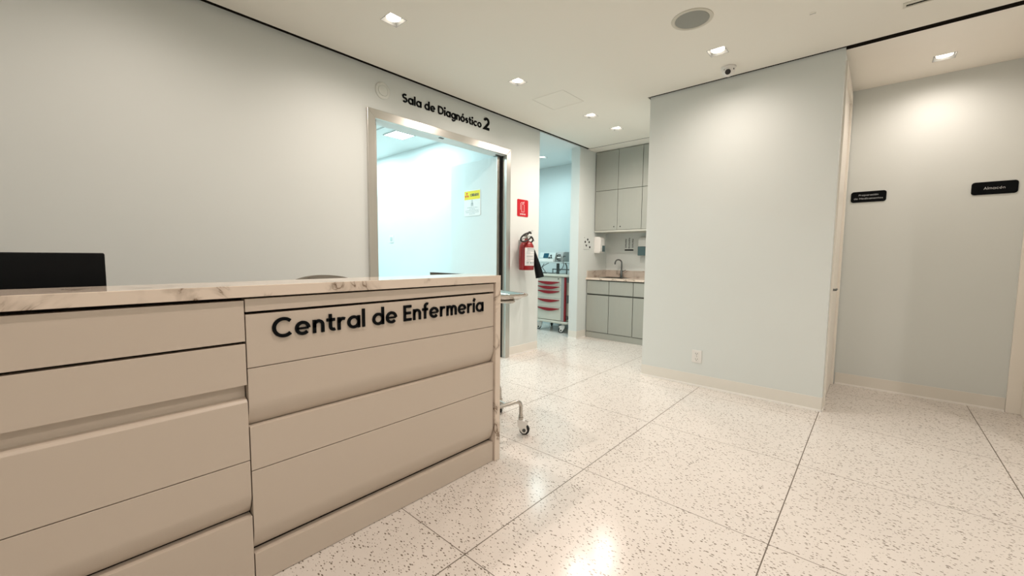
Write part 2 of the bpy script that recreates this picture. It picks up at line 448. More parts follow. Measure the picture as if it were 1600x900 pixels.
def ribbon(bm, pts, t, mapf, d0, d1, closed=False, mi=0):
    if closed: pts = pts[:-1]
    P = [Vector((p[0], p[1])) for p in pts]; n = len(P); Lf = []; Rt = []
    for i in range(n):
        a = P[i] - P[i - 1] if (i > 0 or closed) else P[1] - P[0]
        b = P[(i + 1) % n] - P[i] if (i < n - 1 or closed) else a
        if a.length < 1e-9: a = b
        if b.length < 1e-9: b = a
        na = Vector((-a.y, a.x)).normalized(); nb = Vector((-b.y, b.x)).normalized()
        m = (na + nb); m = m.normalized() if m.length > 1e-6 else na
        k = t / 2 / max(0.35, m.dot(na))
        Lf.append(P[i] + m * k); Rt.append(P[i] - m * k)
    V = [[bm.verts.new(mapf(q.x, q.y, d)) for q in side] for d in (d0, d1) for side in (Lf, Rt)]
    l0, r0, l1, r1 = V
    rng = range(n if closed else n - 1)
    for i in rng:
        j = (i + 1) % n
        bm.faces.new((l0[i], l0[j], r0[j], r0[i])).material_index = mi
        bm.faces.new((l1[i], r1[i], r1[j], l1[j])).material_index = mi
        bm.faces.new((l0[i], l1[i], l1[j], l0[j])).material_index = mi
        bm.faces.new((r0[i], r0[j], r1[j], r1[i])).material_index = mi
    if not closed:
        bm.faces.new((l0[0], r0[0], r1[0], l1[0])); bm.faces.new((l0[-1], l1[-1], r1[-1], r0[-1]))


def text_letters(txt, width, cap, mapf, depth=0.004, gap=0.13, space=0.30, t=TK, d0=0.0, xs=None):
    """list of (char, bmesh); the line is fitted to 'width' by its letter gap (or by xs letter stretch)"""
    ad = [glyph(c, t)[1] if c != ' ' else space for c in txt]
    nat = sum(ad); n = len(txt) - 1
    if xs is None:
        g = (width / cap - nat) / n; sx = 1.0
    else:
        g = gap; sx = width / cap / (nat + gap * n)
    out = []; x = 0
    for c, a in zip(txt, ad):
        if c != ' ':
            bm = B()
            for st in glyph(c, t)[0]:
                kind, pl = st[:2]; tk = t * (st[2] if len(st) > 2 else 1)
                pl = [((x + p[0]) * sx * cap, p[1] * cap) for p in pl]
                ribbon(bm, pl, tk * cap, mapf, d0, d0 + depth, closed=(kind == 'c'))
            out.append((c, bm))
        x += a + g
    return out


def merge(bms):
    out = B()
    for b in bms:
        me = bpy.data.meshes.new('tmp'); b.to_mesh(me); b.free(); out.from_mesh(me); bpy.data.meshes.remove(me)
    return out


# ================================================================== THE SETTING
def struct(name, bm, m, parent=None, **k):
    o = obj(name, bm, m, parent, **k)
    if parent is None: o['kind'] = 'structure'
    return o


WX = -3.235            # face of the left wall
WT = 0.144             # its thickness
struct('floor', bx((-7.2, -2.6, -0.1), (2.4, 6.2, 0)), 'floor')

# left wall with the diagnostic room's door and the open passage
bm = B()
box(bm, (WX - WT, -2.5, 0), (WX, 1.865 - 0.02, 2.98))
box(bm, (WX - WT, 1.845, 2.37), (WX, 3.52, 2.98))
box(bm, (WX - WT, 3.52, 0), (WX, 4.137, 2.98))
box(bm, (WX - WT, 5.07, 0), (WX, 5.98, 2.98))
struct('wall_left', bm, 'wall')
# block of rooms in the middle, with a recess for its side door
BY = 3.975; BX0 = -1.742; BX1 = -0.258
bm = B()
box(bm, (BX0, BY, 0), (BX1 - 0.055, 5.98, 2.98))
box(bm, (BX1 - 0.055, BY, 0), (BX1, 4.075, 2.98))
box(bm, (BX1 - 0.055, 4.075, 2.70), (BX1, 4.98, 2.98))
box(bm, (BX1 - 0.055, 4.98, 0), (BX1, 5.98, 2.98))
struct('wall_center', bm, 'wall')
AY = 4.995; AX1 = 0.93
struct('wall_alcove', bx((BX1, AY, 0), (AX1 + 0.15, AY + 0.12, 2.98)), 'wall')
bm = B()
box(bm, (AX1, 3.975, 0), (AX1 + 0.12, AY, 2.98)); box(bm, (AX1 + 0.12, 3.975, 0), (2.32, 4.09, 2.98)); box(bm, (2.2, -2.5, 0), (2.32, 3.975, 2.98))
struct('wall_right', bm, 'wall')
struct('wall_back', bx((WX, 5.9, 0), (BX0, 6.02, 2.98)), 'wall')
struct('wall_rear', bx((WX - WT, -2.62, 0), (2.32, -2.5, 2.98)), 'wall')
# diagnostic room and passage room beyond the left wall
struct('wall_diagnostic_end', bx((-6.9, 3.62, 0), (WX - WT, 3.74, 2.98)), 'coolwall')
struct('wall_diagnostic_far', bx((-7.02, 0.3, 0), (-6.9, 3.74, 2.98)), 'coolwall')
struct('wall_diagnostic_near', bx((-6.9, 0.3, 0), (WX - WT, 0.42, 2.98)), 'coolwall')
struct('wall_passage_back', bx((-5.7, 5.86, 0), (WX - WT, 5.98, 2.98)), 'passwall')
struct('wall_passage_far', bx((-5.82, 3.74, 0), (-5.7, 5.98, 2.98)), 'passwall')


def slab(name, m, x0, y0, x1, y1, z0, z1, holes):
    xs = sorted({x0, x1, *[h[0] for h in holes], *[h[2] for h in holes]})
    ys = sorted({y0, y1, *[h[1] for h in holes], *[h[3] for h in holes]})
    xs = [v for v in xs if x0 <= v <= x1]; ys = [v for v in ys if y0 <= v <= y1]
    bm = B(); vd = {}
    def vert(i, j, z):
        k = (i, j, z)
        if k not in vd: vd[k] = bm.verts.new((xs[i], ys[j], z))
        return vd[k]
    solid = {}
    for i in range(len(xs) - 1):
        for j in range(len(ys) - 1):
            cx = (xs[i] + xs[i + 1]) / 2; cy = (ys[j] + ys[j + 1]) / 2
            solid[i, j] = not any(h[0] < cx < h[2] and h[1] < cy < h[3] for h in holes)
    for (i, j), s in solid.items():
        if not s: continue
        bm.faces.new([vert(a, b_, z0) for a, b_ in ((i, j), (i, j + 1), (i + 1, j + 1), (i + 1, j))])
        bm.faces.new([vert(a, b_, z1) for a, b_ in ((i, j), (i + 1, j), (i + 1, j + 1), (i, j + 1))])
        for di, dj, p, q in ((-1, 0, (i, j), (i, j + 1)), (1, 0, (i + 1, j + 1), (i + 1, j)), (0, -1, (i + 1, j), (i, j)), (0, 1, (i, j + 1), (i + 1, j + 1))):
            if not solid.get((i + di, j + dj), False):
                bm.faces.new((vert(*p, z0), vert(*q, z0), vert(*q, z1), vert(*p, z1)))
    return struct(name, bm, m)


HS = 0.0625
holes = [(x - HS, y - HS, x + HS, y + HS) for x, y in DOWN + DOWN_OUT]
HATCH = (-2.657, 3.262, -2.285, 3.632)
SLOT = (0.045, 3.56, 1.25, 3.585)
holes += [HATCH, SLOT]
CL = -3.182; CB = 5.235; CF = 3.953
holes.append((BX0 - 0.022, CF, 3, 7))
slab('ceiling', 'ceil', CL, -2.5, 2.2, CB, CEIL, CEIL + 0.025, holes)
slab('ceiling_alcove', 'cream', BX1, 3.985, AX1, AY, 2.745, 2.775, [(ALC[0] - HS, ALC[1] - HS, ALC[0] + HS, ALC[1] + HS)])  # paler cream paint makes up for floor bounce light missing here
struct('ceiling_kitchen', bx((WX, 5.262, CEIL + .004), (BX0, 5.9, CEIL + 0.03)), 'ceil')
struct('ceiling_plenum', bx((-7.02, -2.62, 2.985), (2.32, 6.1, 3.02)), 'void')
slab('ceiling_diagnostic', 'coolwall', -6.9, 0.42, WX - WT, 3.62, CEIL, CEIL + 0.02, [])
slab('ceiling_passage', 'coolwall', -5.7, 3.74, WX - 0.004, 5.86, CEIL, CEIL + 0.02, [(-4.03 - HS, 5.22 - HS, -4.03 + HS, 5.22 + HS), (-3.39, 3.7, -3.2, 4.139), (-3.39, 5.068, -3.2, 6)])
# dark strips that paint the shade inside the ceiling gaps
bm = B()
box(bm, (WX, -2.5, CEIL + 0.010), (WX + 0.004, 5.9, 2.98)); box(bm, (BX0, BY - 0.004, CEIL + 0.001), (2.2, BY, 2.98))
box(bm, (BX0 - 0.004, BY, CEIL + 0.001), (BX0, 5.9, 2.98)); box(bm, (WX, 5.258, CEIL + 0.004), (BX0 - 0.03, 5.262, 2.98))
box(bm, (BX1, 3.980, 2.746), (AX1, 3.985, 2.98))
struct('ceiling_gap_shade', bm, 'void')

# baseboards with a white bead at the floor
BH = 0.112
def baseboard(name, segs):
    bm = B(); b2 = B()
    for a, b, n in segs:      # a,b along the wall, n = outward normal
        t = 0.004; t2 = 0.009
        a = Vector(a); b = Vector(b); n = Vector(n)
        box(bm, (a.x, a.y, 0.0), (b.x + n.x * t, b.y + n.y * t, BH))
        box(b2, (a.x, a.y, 0.0), (b.x + n.x * t2, b.y + n.y * t2, 0.015))
    o = struct(name, bm, 'base', bevel=0.001)
    p = obj('floor_bead', b2, 'bead', o)
    return o
baseboard('baseboard_left', [((WX, -2.5), (WX, 1.79), (1, 0)), ((WX, 3.575), (WX, 4.137), (1, 0)), ((WX, 5.07), (WX, 5.31), (1, 0))])
baseboard('baseboard_center', [((BX0, BY), (BX1, BY), (0, -1)), ((BX1, BY), (BX1, 4.075), (1, 0)), ((BX0, 3.975), (BX0, 5.3), (-1, 0))])
baseboard('baseboard_alcove', [((BX1 + .02, AY), (AX1 - 0.1, AY), (0, -1))])
baseboard('baseboard_passage', [((WX - WT, 5.07), (WX, 5.07), (0, -1))])

# stainless-steel double door of the diagnostic room
DY0, DY1, DZ = 1.795, 3.575, 2.424
IY0, IY1, IZ = 1.866, 3.504, 2.350
d1 = empty('door_1', (WX, (DY0 + DY1) / 2, 0), kind='structure')
px = WX + 0.022
mf = on_x(WX)
obj('door_jamb', prism(B(), [(DY0, 0), (IY0, 0), (IY0, IZ), (DY0, DZ)], mf, -WT + .01, 0.022), 'steel', d1, bevel=0.003)
obj('door_jamb', prism(B(), [(IY1, 0), (DY1, 0), (DY1, DZ), (IY1, IZ)], mf, 0.0, 0.022), 'steel', d1, bevel=0.003)
obj('door_jamb_lining', prism(B(), [(IY1, 0), (IY1 + 0.012, 0), (IY1 + 0.012, IZ), (IY1, IZ)], mf, -0.035, 0.0), 'steel', d1, bevel=0.002)
obj('door_gap_shade', prism(B(), [(IY1, 0), (IY1 + 0.012, 0), (IY1 + 0.012, IZ), (IY1, IZ)], mf, -WT + .01, -0.035), 'rubber', d1)  # black strip paints the dark gap between leaf and jamb
obj('door_head', prism(B(), [(IY0, IZ), (IY1, IZ), (DY1, DZ), (DY0, DZ)], mf, 0.0, 0.022), 'steelh', d1, bevel=0.003)
obj('door_head_lining', bx((WX - WT, IY0, IZ), (WX, IY1, IZ + 0.02)), 'coolwall', d1)
obj('strike_plate', bx((WX - 0.03, 2.57, IZ - 0.004), (WX - 0.005, 2.62, IZ)), 'darkgrey', d1)
for y0, y1, lx in ((1.882, 1.925, -1), (3.437, 3.482, 1)):
    lf = obj('door_leaf', bx((-4.115, y0, 0.012), (-3.305, y1, 2.335)), 'coolwall', d1, bevel=0.002)
    obj('leaf_edge', bx((-3.305, y0, 0.012), (-3.300, y1, 2.335)), 'steel', lf)
    for z in (0.3, 1.2, 2.1):
        hb = B(); lathe(hb, [(0.008, z), (0.008, z + 0.1)], ((-3.318), y1 + 0.009 if lx > 0 else y0 - .006, 0), n=12)
        obj('hinge', hb, 'chrome', lf)
    hb = B(); tube(hb, bend([(-4.03, y0, 0.95), (-4.03, y0 - 0.05, 0.95), (-4.03, y0 - 0.05, 0.80), (-4.03, y0, 0.80)], 0.02), 0.008)
    if lx > 0: obj('pull_handle', hb, 'chrome', lf)
    else: hb.free()
obj('door_pivot', bx((WX - 0.05, IY0, IZ - 0.05), (WX - 0.005, IY0 + 0.02, IZ - 0.004)), 'grey', d1)
obj('door_pivot', bx((WX - 0.06, 3.40, IZ - 0.014), (WX - 0.045, 3.5, IZ - 0.002)), 'darkgrey', d1)

# side door in the block's side wall
d2 = empty('door_2', (BX1, 4.53, 0), kind='structure')
bm = B()
for y0, y1 in ((4.075, 4.12), (4.935, 4.98)): box(bm, (BX1 - 0.054, y0, 0), (BX1 + 0.012, y1, 2.70))
box(bm, (BX1 - 0.054, 4.12, 2.62), (BX1 + 0.012, 4.935, 2.70))
obj('door_casing', bm, 'cream', d2, bevel=0.002)
lf = obj('door_leaf', bx((BX1 - 0.050, 4.1205, 0.008), (BX1 - 0.006, 4.9345, 2.6195)), 'cream', d2, bevel=0.002)
bm = B(); box(bm, (BX1 - 0.006, 4.17, 0.925), (BX1 + 0.000, 4.21, 0.985)); tube(bm, bend([(BX1 - 0.006, 4.19, 0.955), (BX1 + 0.025, 4.19, 0.955), (BX1 + 0.025, 4.29, 0.955)], 0.015), 0.009)
obj('lever_handle', bm, 'darksteel', lf)

# cream casing and leaf of the storeroom door on the alcove's right
d3 = empty('door_3', (AX1, 4.5, 0), kind='structure')
obj('door_casing', bx((0.832, AY - 0.022, 0), (AX1, AY, 2.745)), 'cream', d3, bevel=0.003)
bm = B(); box(bm, (AX1 - 0.022, 4.89, 0), (AX1, AY - 0.024, 2.6)); box(bm, (AX1 - 0.022, 4.0, 0), (AX1, 4.08, 2.6)); box(bm, (AX1 - 0.022, 4.08, 2.52), (AX1, 4.89, 2.6))
obj('door_casing', bm, 'cream', d3, bevel=0.003)
obj('door_leaf', bx((AX1 - 0.010, 4.082, 0.012), (AX1, 4.886, 2.518)), 'cream', d3, bevel=0.002)

# ================================================================== RECEPTION COUNTER
FX = -1.605
ctr = empty('reception_counter', (-1.9, 0.1, 0), 'long beige nurses station counter with veined marble top and lettering on its front', 'counter')
Y0C = -1.9; YE = 1.708; YI = 1.668
top = obj('marble_top', bx((-1.872, Y0C, 1.052), (FX, YI, 1.092)), 'marble', ctr, bevel=0.0015)
tag(top, 'cream marble ledge with brown veins')
wf = obj('marble_end_panel', prism(B(), [(YI, 0), (YE, 0), (YE, 1.092), (YI, 1.092)], on_x(-1.872), 0, FX + 1.872), 'marble', ctr, bevel=0.0015)
tag(wf, 'cream marble waterfall end')
obj('carcass', bx((-1.87, Y0C, 0.0), (FX - 0.05, YI - 0.003, 1.05)), 'dark', ctr)
PX = FX - 0.012


def panel(y0, y1, z0, z1, top_in=0.0, bot_in=0.0, bh=0.07, th=0.03):
    """profile in x-z; edges may lean inwards"""
    pr = [(PX - 0.05, z0), (PX - bot_in, z0)]
    if bot_in: pr += [(PX - bot_in * (1 - k / 12) ** 1.9, z0 + bh * k / 12) for k in range(1, 13)]
    if top_in: pr += [(PX, z1 - th), (PX - top_in * 0.25, z1 - th * 0.86), (PX - top_in, z1 - th * 0.76), (PX - top_in, z1)]
    else: pr += [(PX, z1)]
    pr += [(PX - 0.05, z1)]
    return prism(B(), pr, lambda u, v, d: (u, d, v), y0, y1)


ya, yb = 0.434, YI - 0.006
for z0, z1, kw in ((1.000, 1.045, {}), (0.8020, 0.990, {}), (0.592, 0.7990, dict(bot_in=0.03, bh=0.085)), (0.4300, 0.590, {}), (0.128, 0.4270, dict(bot_in=0.03, bh=0.085)), (0.002, 0.117, {})):
    obj('front_panel' if z0 > .01 else 'plinth', panel(ya, yb, z0, z1, **kw), 'panel', ctr, bevel=0.0012, smooth=False)
ya, yb = Y0C, 0.4305
for z0, z1, kw in ((0.898, 1.040, {}), (0.744, 0.889, {}), (0.4720, 0.742, dict(top_in=0.028, th=0.060)), (0.272, 0.4690, dict(bot_in=0.03, bh=0.075)), (0.002, 0.264, {})):
    obj('front_panel' if z0 > .01 else 'plinth', panel(ya, yb, z0, z1, **kw), 'panel', ctr, bevel=0.0012)
dsk = empty('staff_desk', (-2.15, 0.1, 0), 'low taupe staff desk behind the marble counter, below the monitor', 'desk')
obj('desk_top', bx((-2.46, Y0C, 0.71), (-1.873, 1.66, 0.74)), 'taupe', dsk, bevel=0.002)
epn = empty('end_panel', (-2.04, 1.68, 0), 'taupe end panel, its shaded side painted as a dark edge behind the right end of the ledge', 'panel')
obj('panel_board', bx((-2.215, 1.668, 0), (-1.8725, 1.69, 1.084)), 'taupe', epn, bevel=0.001)
obj('panel_edge_shade', bx((-2.215, 1.667, 1.0842), (-1.8725, 1.691, 1.0905)), 'darkgrey', epn)  # dark grey strip paints the panel's shaded side
obj('desk_support', bx((-2.44, Y0C, 0), (-1.88, Y0C + 0.03, 0.71)), 'taupe', dsk)
obj('desk_support', bx((-2.44, 1.63, 0), (-1.88, 1.66, 0.71)), 'taupe', dsk)

# lettering on the counter front
t = empty('counter_lettering', (PX, 1.05, 0.897), 'large black raised letters reading Central de Enfermería on the counter front', 'lettering')
for c, b in text_letters('Central de Enfermería', 1.062, 0.0735, on_x(PX, 0.515, 0.8965), depth=0.006, t=.165, gap=.12, space=.22, xs=1):
    obj('letter', b, 'ink', t)
# lettering above the door
t = empty('door_lettering', (WX, 2.63, 2.567), 'black raised wall letters reading Sala de Diagnóstico 2 above the steel door frame', 'lettering')
for c, b in text_letters('Sala de Diagnóstico', 0.975, 0.076, on_x(WX, 2.143, 2.564), depth=0.008, gap=.10, space=.24, t=.18, xs=1):
    obj('letter', b, 'ink', t)
for c, b in text_letters('22', 0.2, 0.128, on_x(WX, 3.152, 2.562), depth=0.008, t=.20)[:1]:
    obj('numeral', b, 'ink', t)

# ================================================================== THINGS BEHIND THE COUNTER
mon = empty('desk_monitor', (-2.04, -0.16, 0.74), 'black flat desk monitor seen from behind over the left end of the marble ledge', 'monitor')
sc = obj('monitor_back', prism(B(), rrect(-0.44, 0.842, 0.122, 1.199, 0.006), on_x(-2.035), 0, 0.035), 'matblack', mon, bevel=0.004)
obj('screen', bx((-2.037, -0.43, 0.855), (-2.035, 0.112, 1.19)), 'screen', mon)
obj('stand_neck', bx((-2.02, -0.19, 0.75), (-2.0, -0.13, 0.88)), 'black', mon, bevel=0.003)
obj('stand_foot', prism(B(), rrect(-2.12, -0.27, -1.92, -0.05, 0.02), lambda u, v, d: (u, v, d), 0.74, 0.752), 'black', mon)

ch = empty('office_chair', (-2.62, 1.16, 0), 'taupe office chair whose rounded backrest top shows above the marble ledge', 'chair')
# backrest: rounded shield, curved in plan
bm = B(); pts = []
for i in range(41):
    a = PI * i / 40; pts.append((0.245 * math.cos(a) * (1 if True else 1), 0.955 + 0.112 * math.sin(a) ** 0.75))
pts += [(-0.235, 0.62), (-0.18, 0.56), (0.18, 0.56), (0.235, 0.62)]
prism(bm, pts, lambda u, v, d: (-2.72 + d - 0.9 * u * u * -1, 1.172 + u, v), -0.025, 0.025)
obj('backrest', bm, 'fabric', ch, bevel=0.008)
bm = B(); prism(bm, rrect(-2.66, 0.92, -2.18, 1.42, 0.09, 8), lambda u, v, d: (u, v, d), 0.44, 0.50); obj('seat', bm, 'fabric', ch, bevel=0.015)
bm = B(); tube(bm, bend([(-2.45, 1.17, 0.42), (-2.74, 1.17, 0.42), (-2.76, 1.17, 0.75)], 0.06), 0.018); obj('back_support', bm, 'black', ch)
bm = B(); lathe(bm, [(0.03, 0.07), (0.03, 0.25), (0.02, 0.25), (0.02, 0.44)], (-2.45, 1.17, 0)); obj('gas_column', bm, 'chrome', ch, smooth=True)
for k in range(5):
    a = 2 * PI * k / 5 + 0.3; e = (-2.45 + 0.27 * math.cos(a), 1.17 + 0.27 * math.sin(a))
    bm = B(); tube(bm, [(-2.45, 1.17, 0.10), (e[0], e[1], 0.068)], 0.018, r1=0.013); lg = obj('leg', bm, 'black', ch)
    bm = B(); lathe(bm, [(0.026, -0.02), (0.026, 0.02)], (e[0], e[1], 0.027), axis='y', n=16); obj('caster', bm, 'rubber', lg)

# mayo instrument stand at the far end of the counter
MS = empty('instrument_stand', (-1.70, 2.09, 0), 'stainless steel instrument tray stand on white casters beside the marble counter end', 'stand')
u = Vector((-0.961, 0.276, 0)); v = Vector((-0.276, -0.961, 0)); C0 = Vector((-1.70, 2.09, 0))
def mp(a, b, z): return tuple(C0 + u * a + v * b + Vector((0, 0, z)))
# tray: sheet with rolled rim and sunken pan
bm = B()
def loop(rx0, ry0, rx1, ry1, r, z):
    return [bm.verts.new(mp(a, b, z)) for a, b in rrect(rx0, ry0, rx1, ry1, r, 4)]
L1 = [loop(0.0, 0.0, 0.46, 0.335, 0.04, 0.940), loop(-0.004, -0.004, 0.464, 0.339, 0.042, 0.948), loop(0.0, 0.0, 0.46, 0.335, 0.04, 0.955), loop(0.018, 0.018, 0.442, 0.317, 0.035, 0.955), loop(0.030, 0.030, 0.43, 0.305, 0.03, 0.936), loop(0.036, 0.036, 0.424, 0.299, 0.03, 0.934)]
for a, b in zip(L1[:-1], L1[1:]):
    n = len(a)
    for i in range(n): bm.faces.new((a[i], a[(i + 1) % n], b[(i + 1) % n], b[i]))
bm.faces.new(L1[-1])
L2 = [L1[0], loop(0.02, 0.02, 0.44, 0.315, 0.035, 0.932), loop(0.05, 0.045, 0.41, 0.29, 0.03, 0.912)]
for a, b in zip(L2[:-1], L2[1:]):
    n = len(a)
    for i in range(n): bm.faces.new((a[i], b[i], b[(i + 1) % n], a[(i + 1) % n]))
bm.faces.new(L2[-1][::-1])
obj('tray', bm, 'chrome', MS, smooth=True)
bm = B(); fr = bend([mp(0.44, 0.08, 0.888), mp(0.10, 0.08, 0.888), mp(0.055, 0.08, 0.905), mp(0.055, 0.25, 0.905), mp(0.10, 0.25, 0.888), mp(0.44, 0.25, 0.888)], 0.03)
tube(bm, fr, 0.0075); tube(bm, [mp(0.44, 0.08, 0.888), mp(0.44, 0.25, 0.888)], 0.0075); obj('tray_frame', bm, 'chrome', MS)
bm = B(); tube(bm, [mp(0.40, 0.165, 0.215), mp(0.40, 0.165, 0.885)], 0.014); obj('column', bm, 'chrome', MS)
bm = B()
for b0 in (0.0,):
    tube(bm, bend([mp(0.025, 0.045, 0.132), mp(0.025, 0.045, 0.232), mp(0.025, 0.345, 0.212), mp(0.025, 0.345, 0.132)], 0.045, 8), 0.0125)
obj('base_tube', bm, 'chrome', MS, smooth=True)
bm = B(); tube(bm, bend([mp(0.41, -0.02, 0.132), mp(0.41, -0.02, 0.222), mp(0.41, 0.345, 0.212), mp(0.41, 0.345, 0.132)], 0.045, 8), 0.0125); obj('base_tube', bm, 'chrome', MS, smooth=True)
bm = B(); tube(bm, [mp(0.025, 0.16, 0.222), mp(0.41, 0.165, 0.215)], 0.010); obj('cross_tube', bm, 'chrome', MS)


def caster(base, yaw, parent, scale=1.0, housing='white', stemz=0.135):
    """twin-cheek caster; wheel trails behind the stem"""
    c = Matrix.Rotation(yaw, 3, 'Z'); base = Vector(base)
    T = lambda p: tuple(base + c @ (Vector(p) * scale))
    bm = B()
    for s in (-1, 1):     # cheeks: shield profile in local x-z
        pr = [(-0.022, 0.105), (0.030, 0.098), (0.052, 0.085), (0.040, 0.062), (0.047, 0.030), (0.036, 0.014), (0.018, 0.012), (0.002, 0.026), (-0.020, 0.065)]
        prism(bm, pr, lambda a, b, d: T((a, d, b)), s * 0.014, s * 0.020)
    prism(bm, [(-0.022, 0.095), (0.03, 0.09), (0.03, 0.098), (-0.022, 0.105)], lambda a, b, d: T((a, d, b)), -0.016, 0.016)
    h = obj('caster_housing', bm, housing, parent, bevel=0.0015)
    bm = B(); prism(bm, circ(0.026, 0.035, 0.0345, 28), lambda a, b, d: T((a, d, b)), -0.011, 0.011)
    w = obj('wheel', bm, 'rubber', h, bevel=0.003)
    bm = B(); prism(bm, circ(0.026, 0.035, 0.012, 18), lambda a, b, d: T((a, d, b)), -0.022, 0.022)
    obj('axle_cap', bm, 'darkgrey', h)
    bm = B(); prism(bm, circ(0, 0, 0.018, 18), lambda a, b, d: T((a, b, d)), 0.104, 0.119); prism(bm, circ(0, 0, 0.014, 18), lambda a, b, d: T((a, b, d)), 0.119, stemz / scale)
    obj('stem', bm, 'chrome', h)
    return h
for a, b, yw in ((0.025, 0.045, 0.55), (0.025, 0.345, -0.9), (0.41, -0.02, 2.2), (0.41, 0.345, 3.6)):
    p = mp(a, b, 0); caster((p[0], p[1], 0), yw, MS)

# ================================================================== LEFT WALL FITTINGS
t = empty('round_wall_fitting', (WX, 1.95, 2.6), 'round white disc fitting on the wall above the left corner of the steel door frame', 'wall fitting')
obj('outer_ring', lathe(B(), [(0.069, 0), (0.069, 0.006), (0.064, 0.010), (0.048, 0.011), (0.046, 0.008), (0.044, 0.008), (0.044, 0.0)], (WX, 1.95, 2.6), axis='x', n=40), 'disc', t, smooth=True)
obj('center_disc', lathe(B(), [(0.043, 0.001), (0.043, 0.011), (0.038, 0.013)], (WX, 1.95, 2.6), axis='x', n=36), 'disc', t, smooth=True)

t = empty('extinguisher_sign', (WX, 3.817, 1.784), 'small red square sign with white extinguisher icon on the wall above the extinguisher', 'sign')
obj('plate', prism(B(), rrect(3.715, 1.682, 3.920, 1.886, 0.016), on_x(WX), 0, 0.003), 'signred', t)
bm = B(); fm = on_x(WX + 0.003)
body = [(3.795, 1.738), (3.842, 1.738), (3.842, 1.815)] + arc(3.8185, 1.815, 0.0235, 0.02, 0, 180, 8)[1:] + [(3.795, 1.738)]
ribbon(bm, body, 0.0035, fm, 0, 0.001, closed=True)
ribbon(bm, [(3.8185, 1.835), (3.8185, 1.850), (3.850, 1.862)], 0.0035, fm, 0, 0.001)
ribbon(bm, [(3.8185, 1.850), (3.848, 1.846)], 0.0035, fm, 0, 0.001)
ribbon(bm, [(3.815, 1.850)] + arc(3.80, 1.825, 0.025, 0.025, 90, 180, 8) + [(3.773, 1.762)], 0.0035, fm, 0, 0.001)
obj('extinguisher_icon', bm, 'paper', t)
obj('sign_text', merge([b for c, b in text_letters('EXTINTOR', 0.10, 0.016, on_x(WX + 0.003, 3.768, 1.703), depth=0.001, xs=1)]), 'paper', t)

# fire extinguisher
EX, EY = WX + 0.112, 3.765
ext = empty('fire_extinguisher', (EX, EY, 1.04), 'red fire extinguisher with white label and black horn hung on the wall by the passage', 'fire extinguisher')
bm = lathe(B(), [(0.082, 1.040), (0.090, 1.046), (0.090, 1.300), (0.086, 1.330), (0.072, 1.358), (0.050, 1.378), (0.030, 1.388), (0.024, 1.400), (0.024, 1.412)], (EX, EY, 0), n=40)
obj('cylinder', bm, 'red', ext, smooth=True)
# label wraps the front, towards the room
bm = B(); ang0 = math.radians(-62); ang1 = math.radians(42); ns = 16
for d in (0,):
    rows = []
    for z in (1.095, 1.305):
        rows.append([bm.verts.new((EX + 0.0912 * math.cos(ang0 + (ang1 - ang0) * i / ns), EY + 0.0912 * math.sin(ang0 + (ang1 - ang0) * i / ns), z)) for i in range(ns + 1)])
    for i in range(ns): bm.faces.new((rows[0][i], rows[0][i + 1], rows[1][i + 1], rows[1][i]))
lb = obj('label', bm, 'paper', ext)
bm = B()
def cyl(u, v, d): a = ang0 + u / 0.0912; return (EX + (0.0918 + d) * math.cos(a), EY + (0.0918 + d) * math.sin(a), v)
tot = (ang1 - ang0) * 0.0912
for k, (z, w0, w1, tt) in enumerate(((1.290, .03, .14, .010), (1.272, .03, .13, .004), (1.262, .02, .14, .003), (1.246, .02, .07, .003), (1.236, .02, .15, .003), (1.214, .02, .15, .002), (1.205, .02, .11, .003), (1.196, .02, .13, .003), (1.180, .02, .15, .002), (1.168, .03, .13, .004), (1.150, .02, .07, .004), (1.140, .02, .15, .002), (1.128, .02, .05, .012), (1.128, .06, .09, .012), (1.128, .10, .13, .012), (1.110, .02, .14, .004))):
    w1 = min(w1, tot - 0.012); n = 8
    if w1 <= w0: continue
    ribbon(bm, [(w0 + (w1 - w0) * i / n, z) for i in range(n + 1)], tt, cyl, 0, 0.0003)
obj('label_print', bm, 'mark', lb)
bm = lathe(B(), [(0.018, 1.410), (0.020, 1.425), (0.016, 1.440), (0.016, 1.462)], (EX, EY, 0), n=20); vl = obj('valve', bm, 'chrome', ext, smooth=True)
bm = B(); lathe(bm, [(0.016, 0), (0.016, 0.008)], (EX, EY - 0.045, 1.452), axis='y', n=16); tube(bm, [(EX, EY - 0.04, 1.452), (EX, EY, 1.45)], 0.006); obj('gauge', bm, 'darkgrey', vl)
bm = B(); prism(bm, [(0.0, 1.463), (0.03, 1.490), (0.125, 1.520), (0.128, 1.512), (0.04, 1.476), (0.02, 1.455)], lambda a, b, d: (EX + d, EY - 0.01 + a, b), -0.010, 0.010); obj('lever', bm, 'satin', vl, bevel=0.002)
bm = B(); prism(bm, [(0.0, 1.445), (0.04, 1.450), (0.10, 1.438), (0.155, 1.392), (0.150, 1.386), (0.095, 1.426), (0.04, 1.438), (0.0, 1.433)], lambda a, b, d: (EX + d, EY - 0.005 + a, b), -0.010, 0.010); obj('carry_handle', bm, 'satin', vl, bevel=0.002)
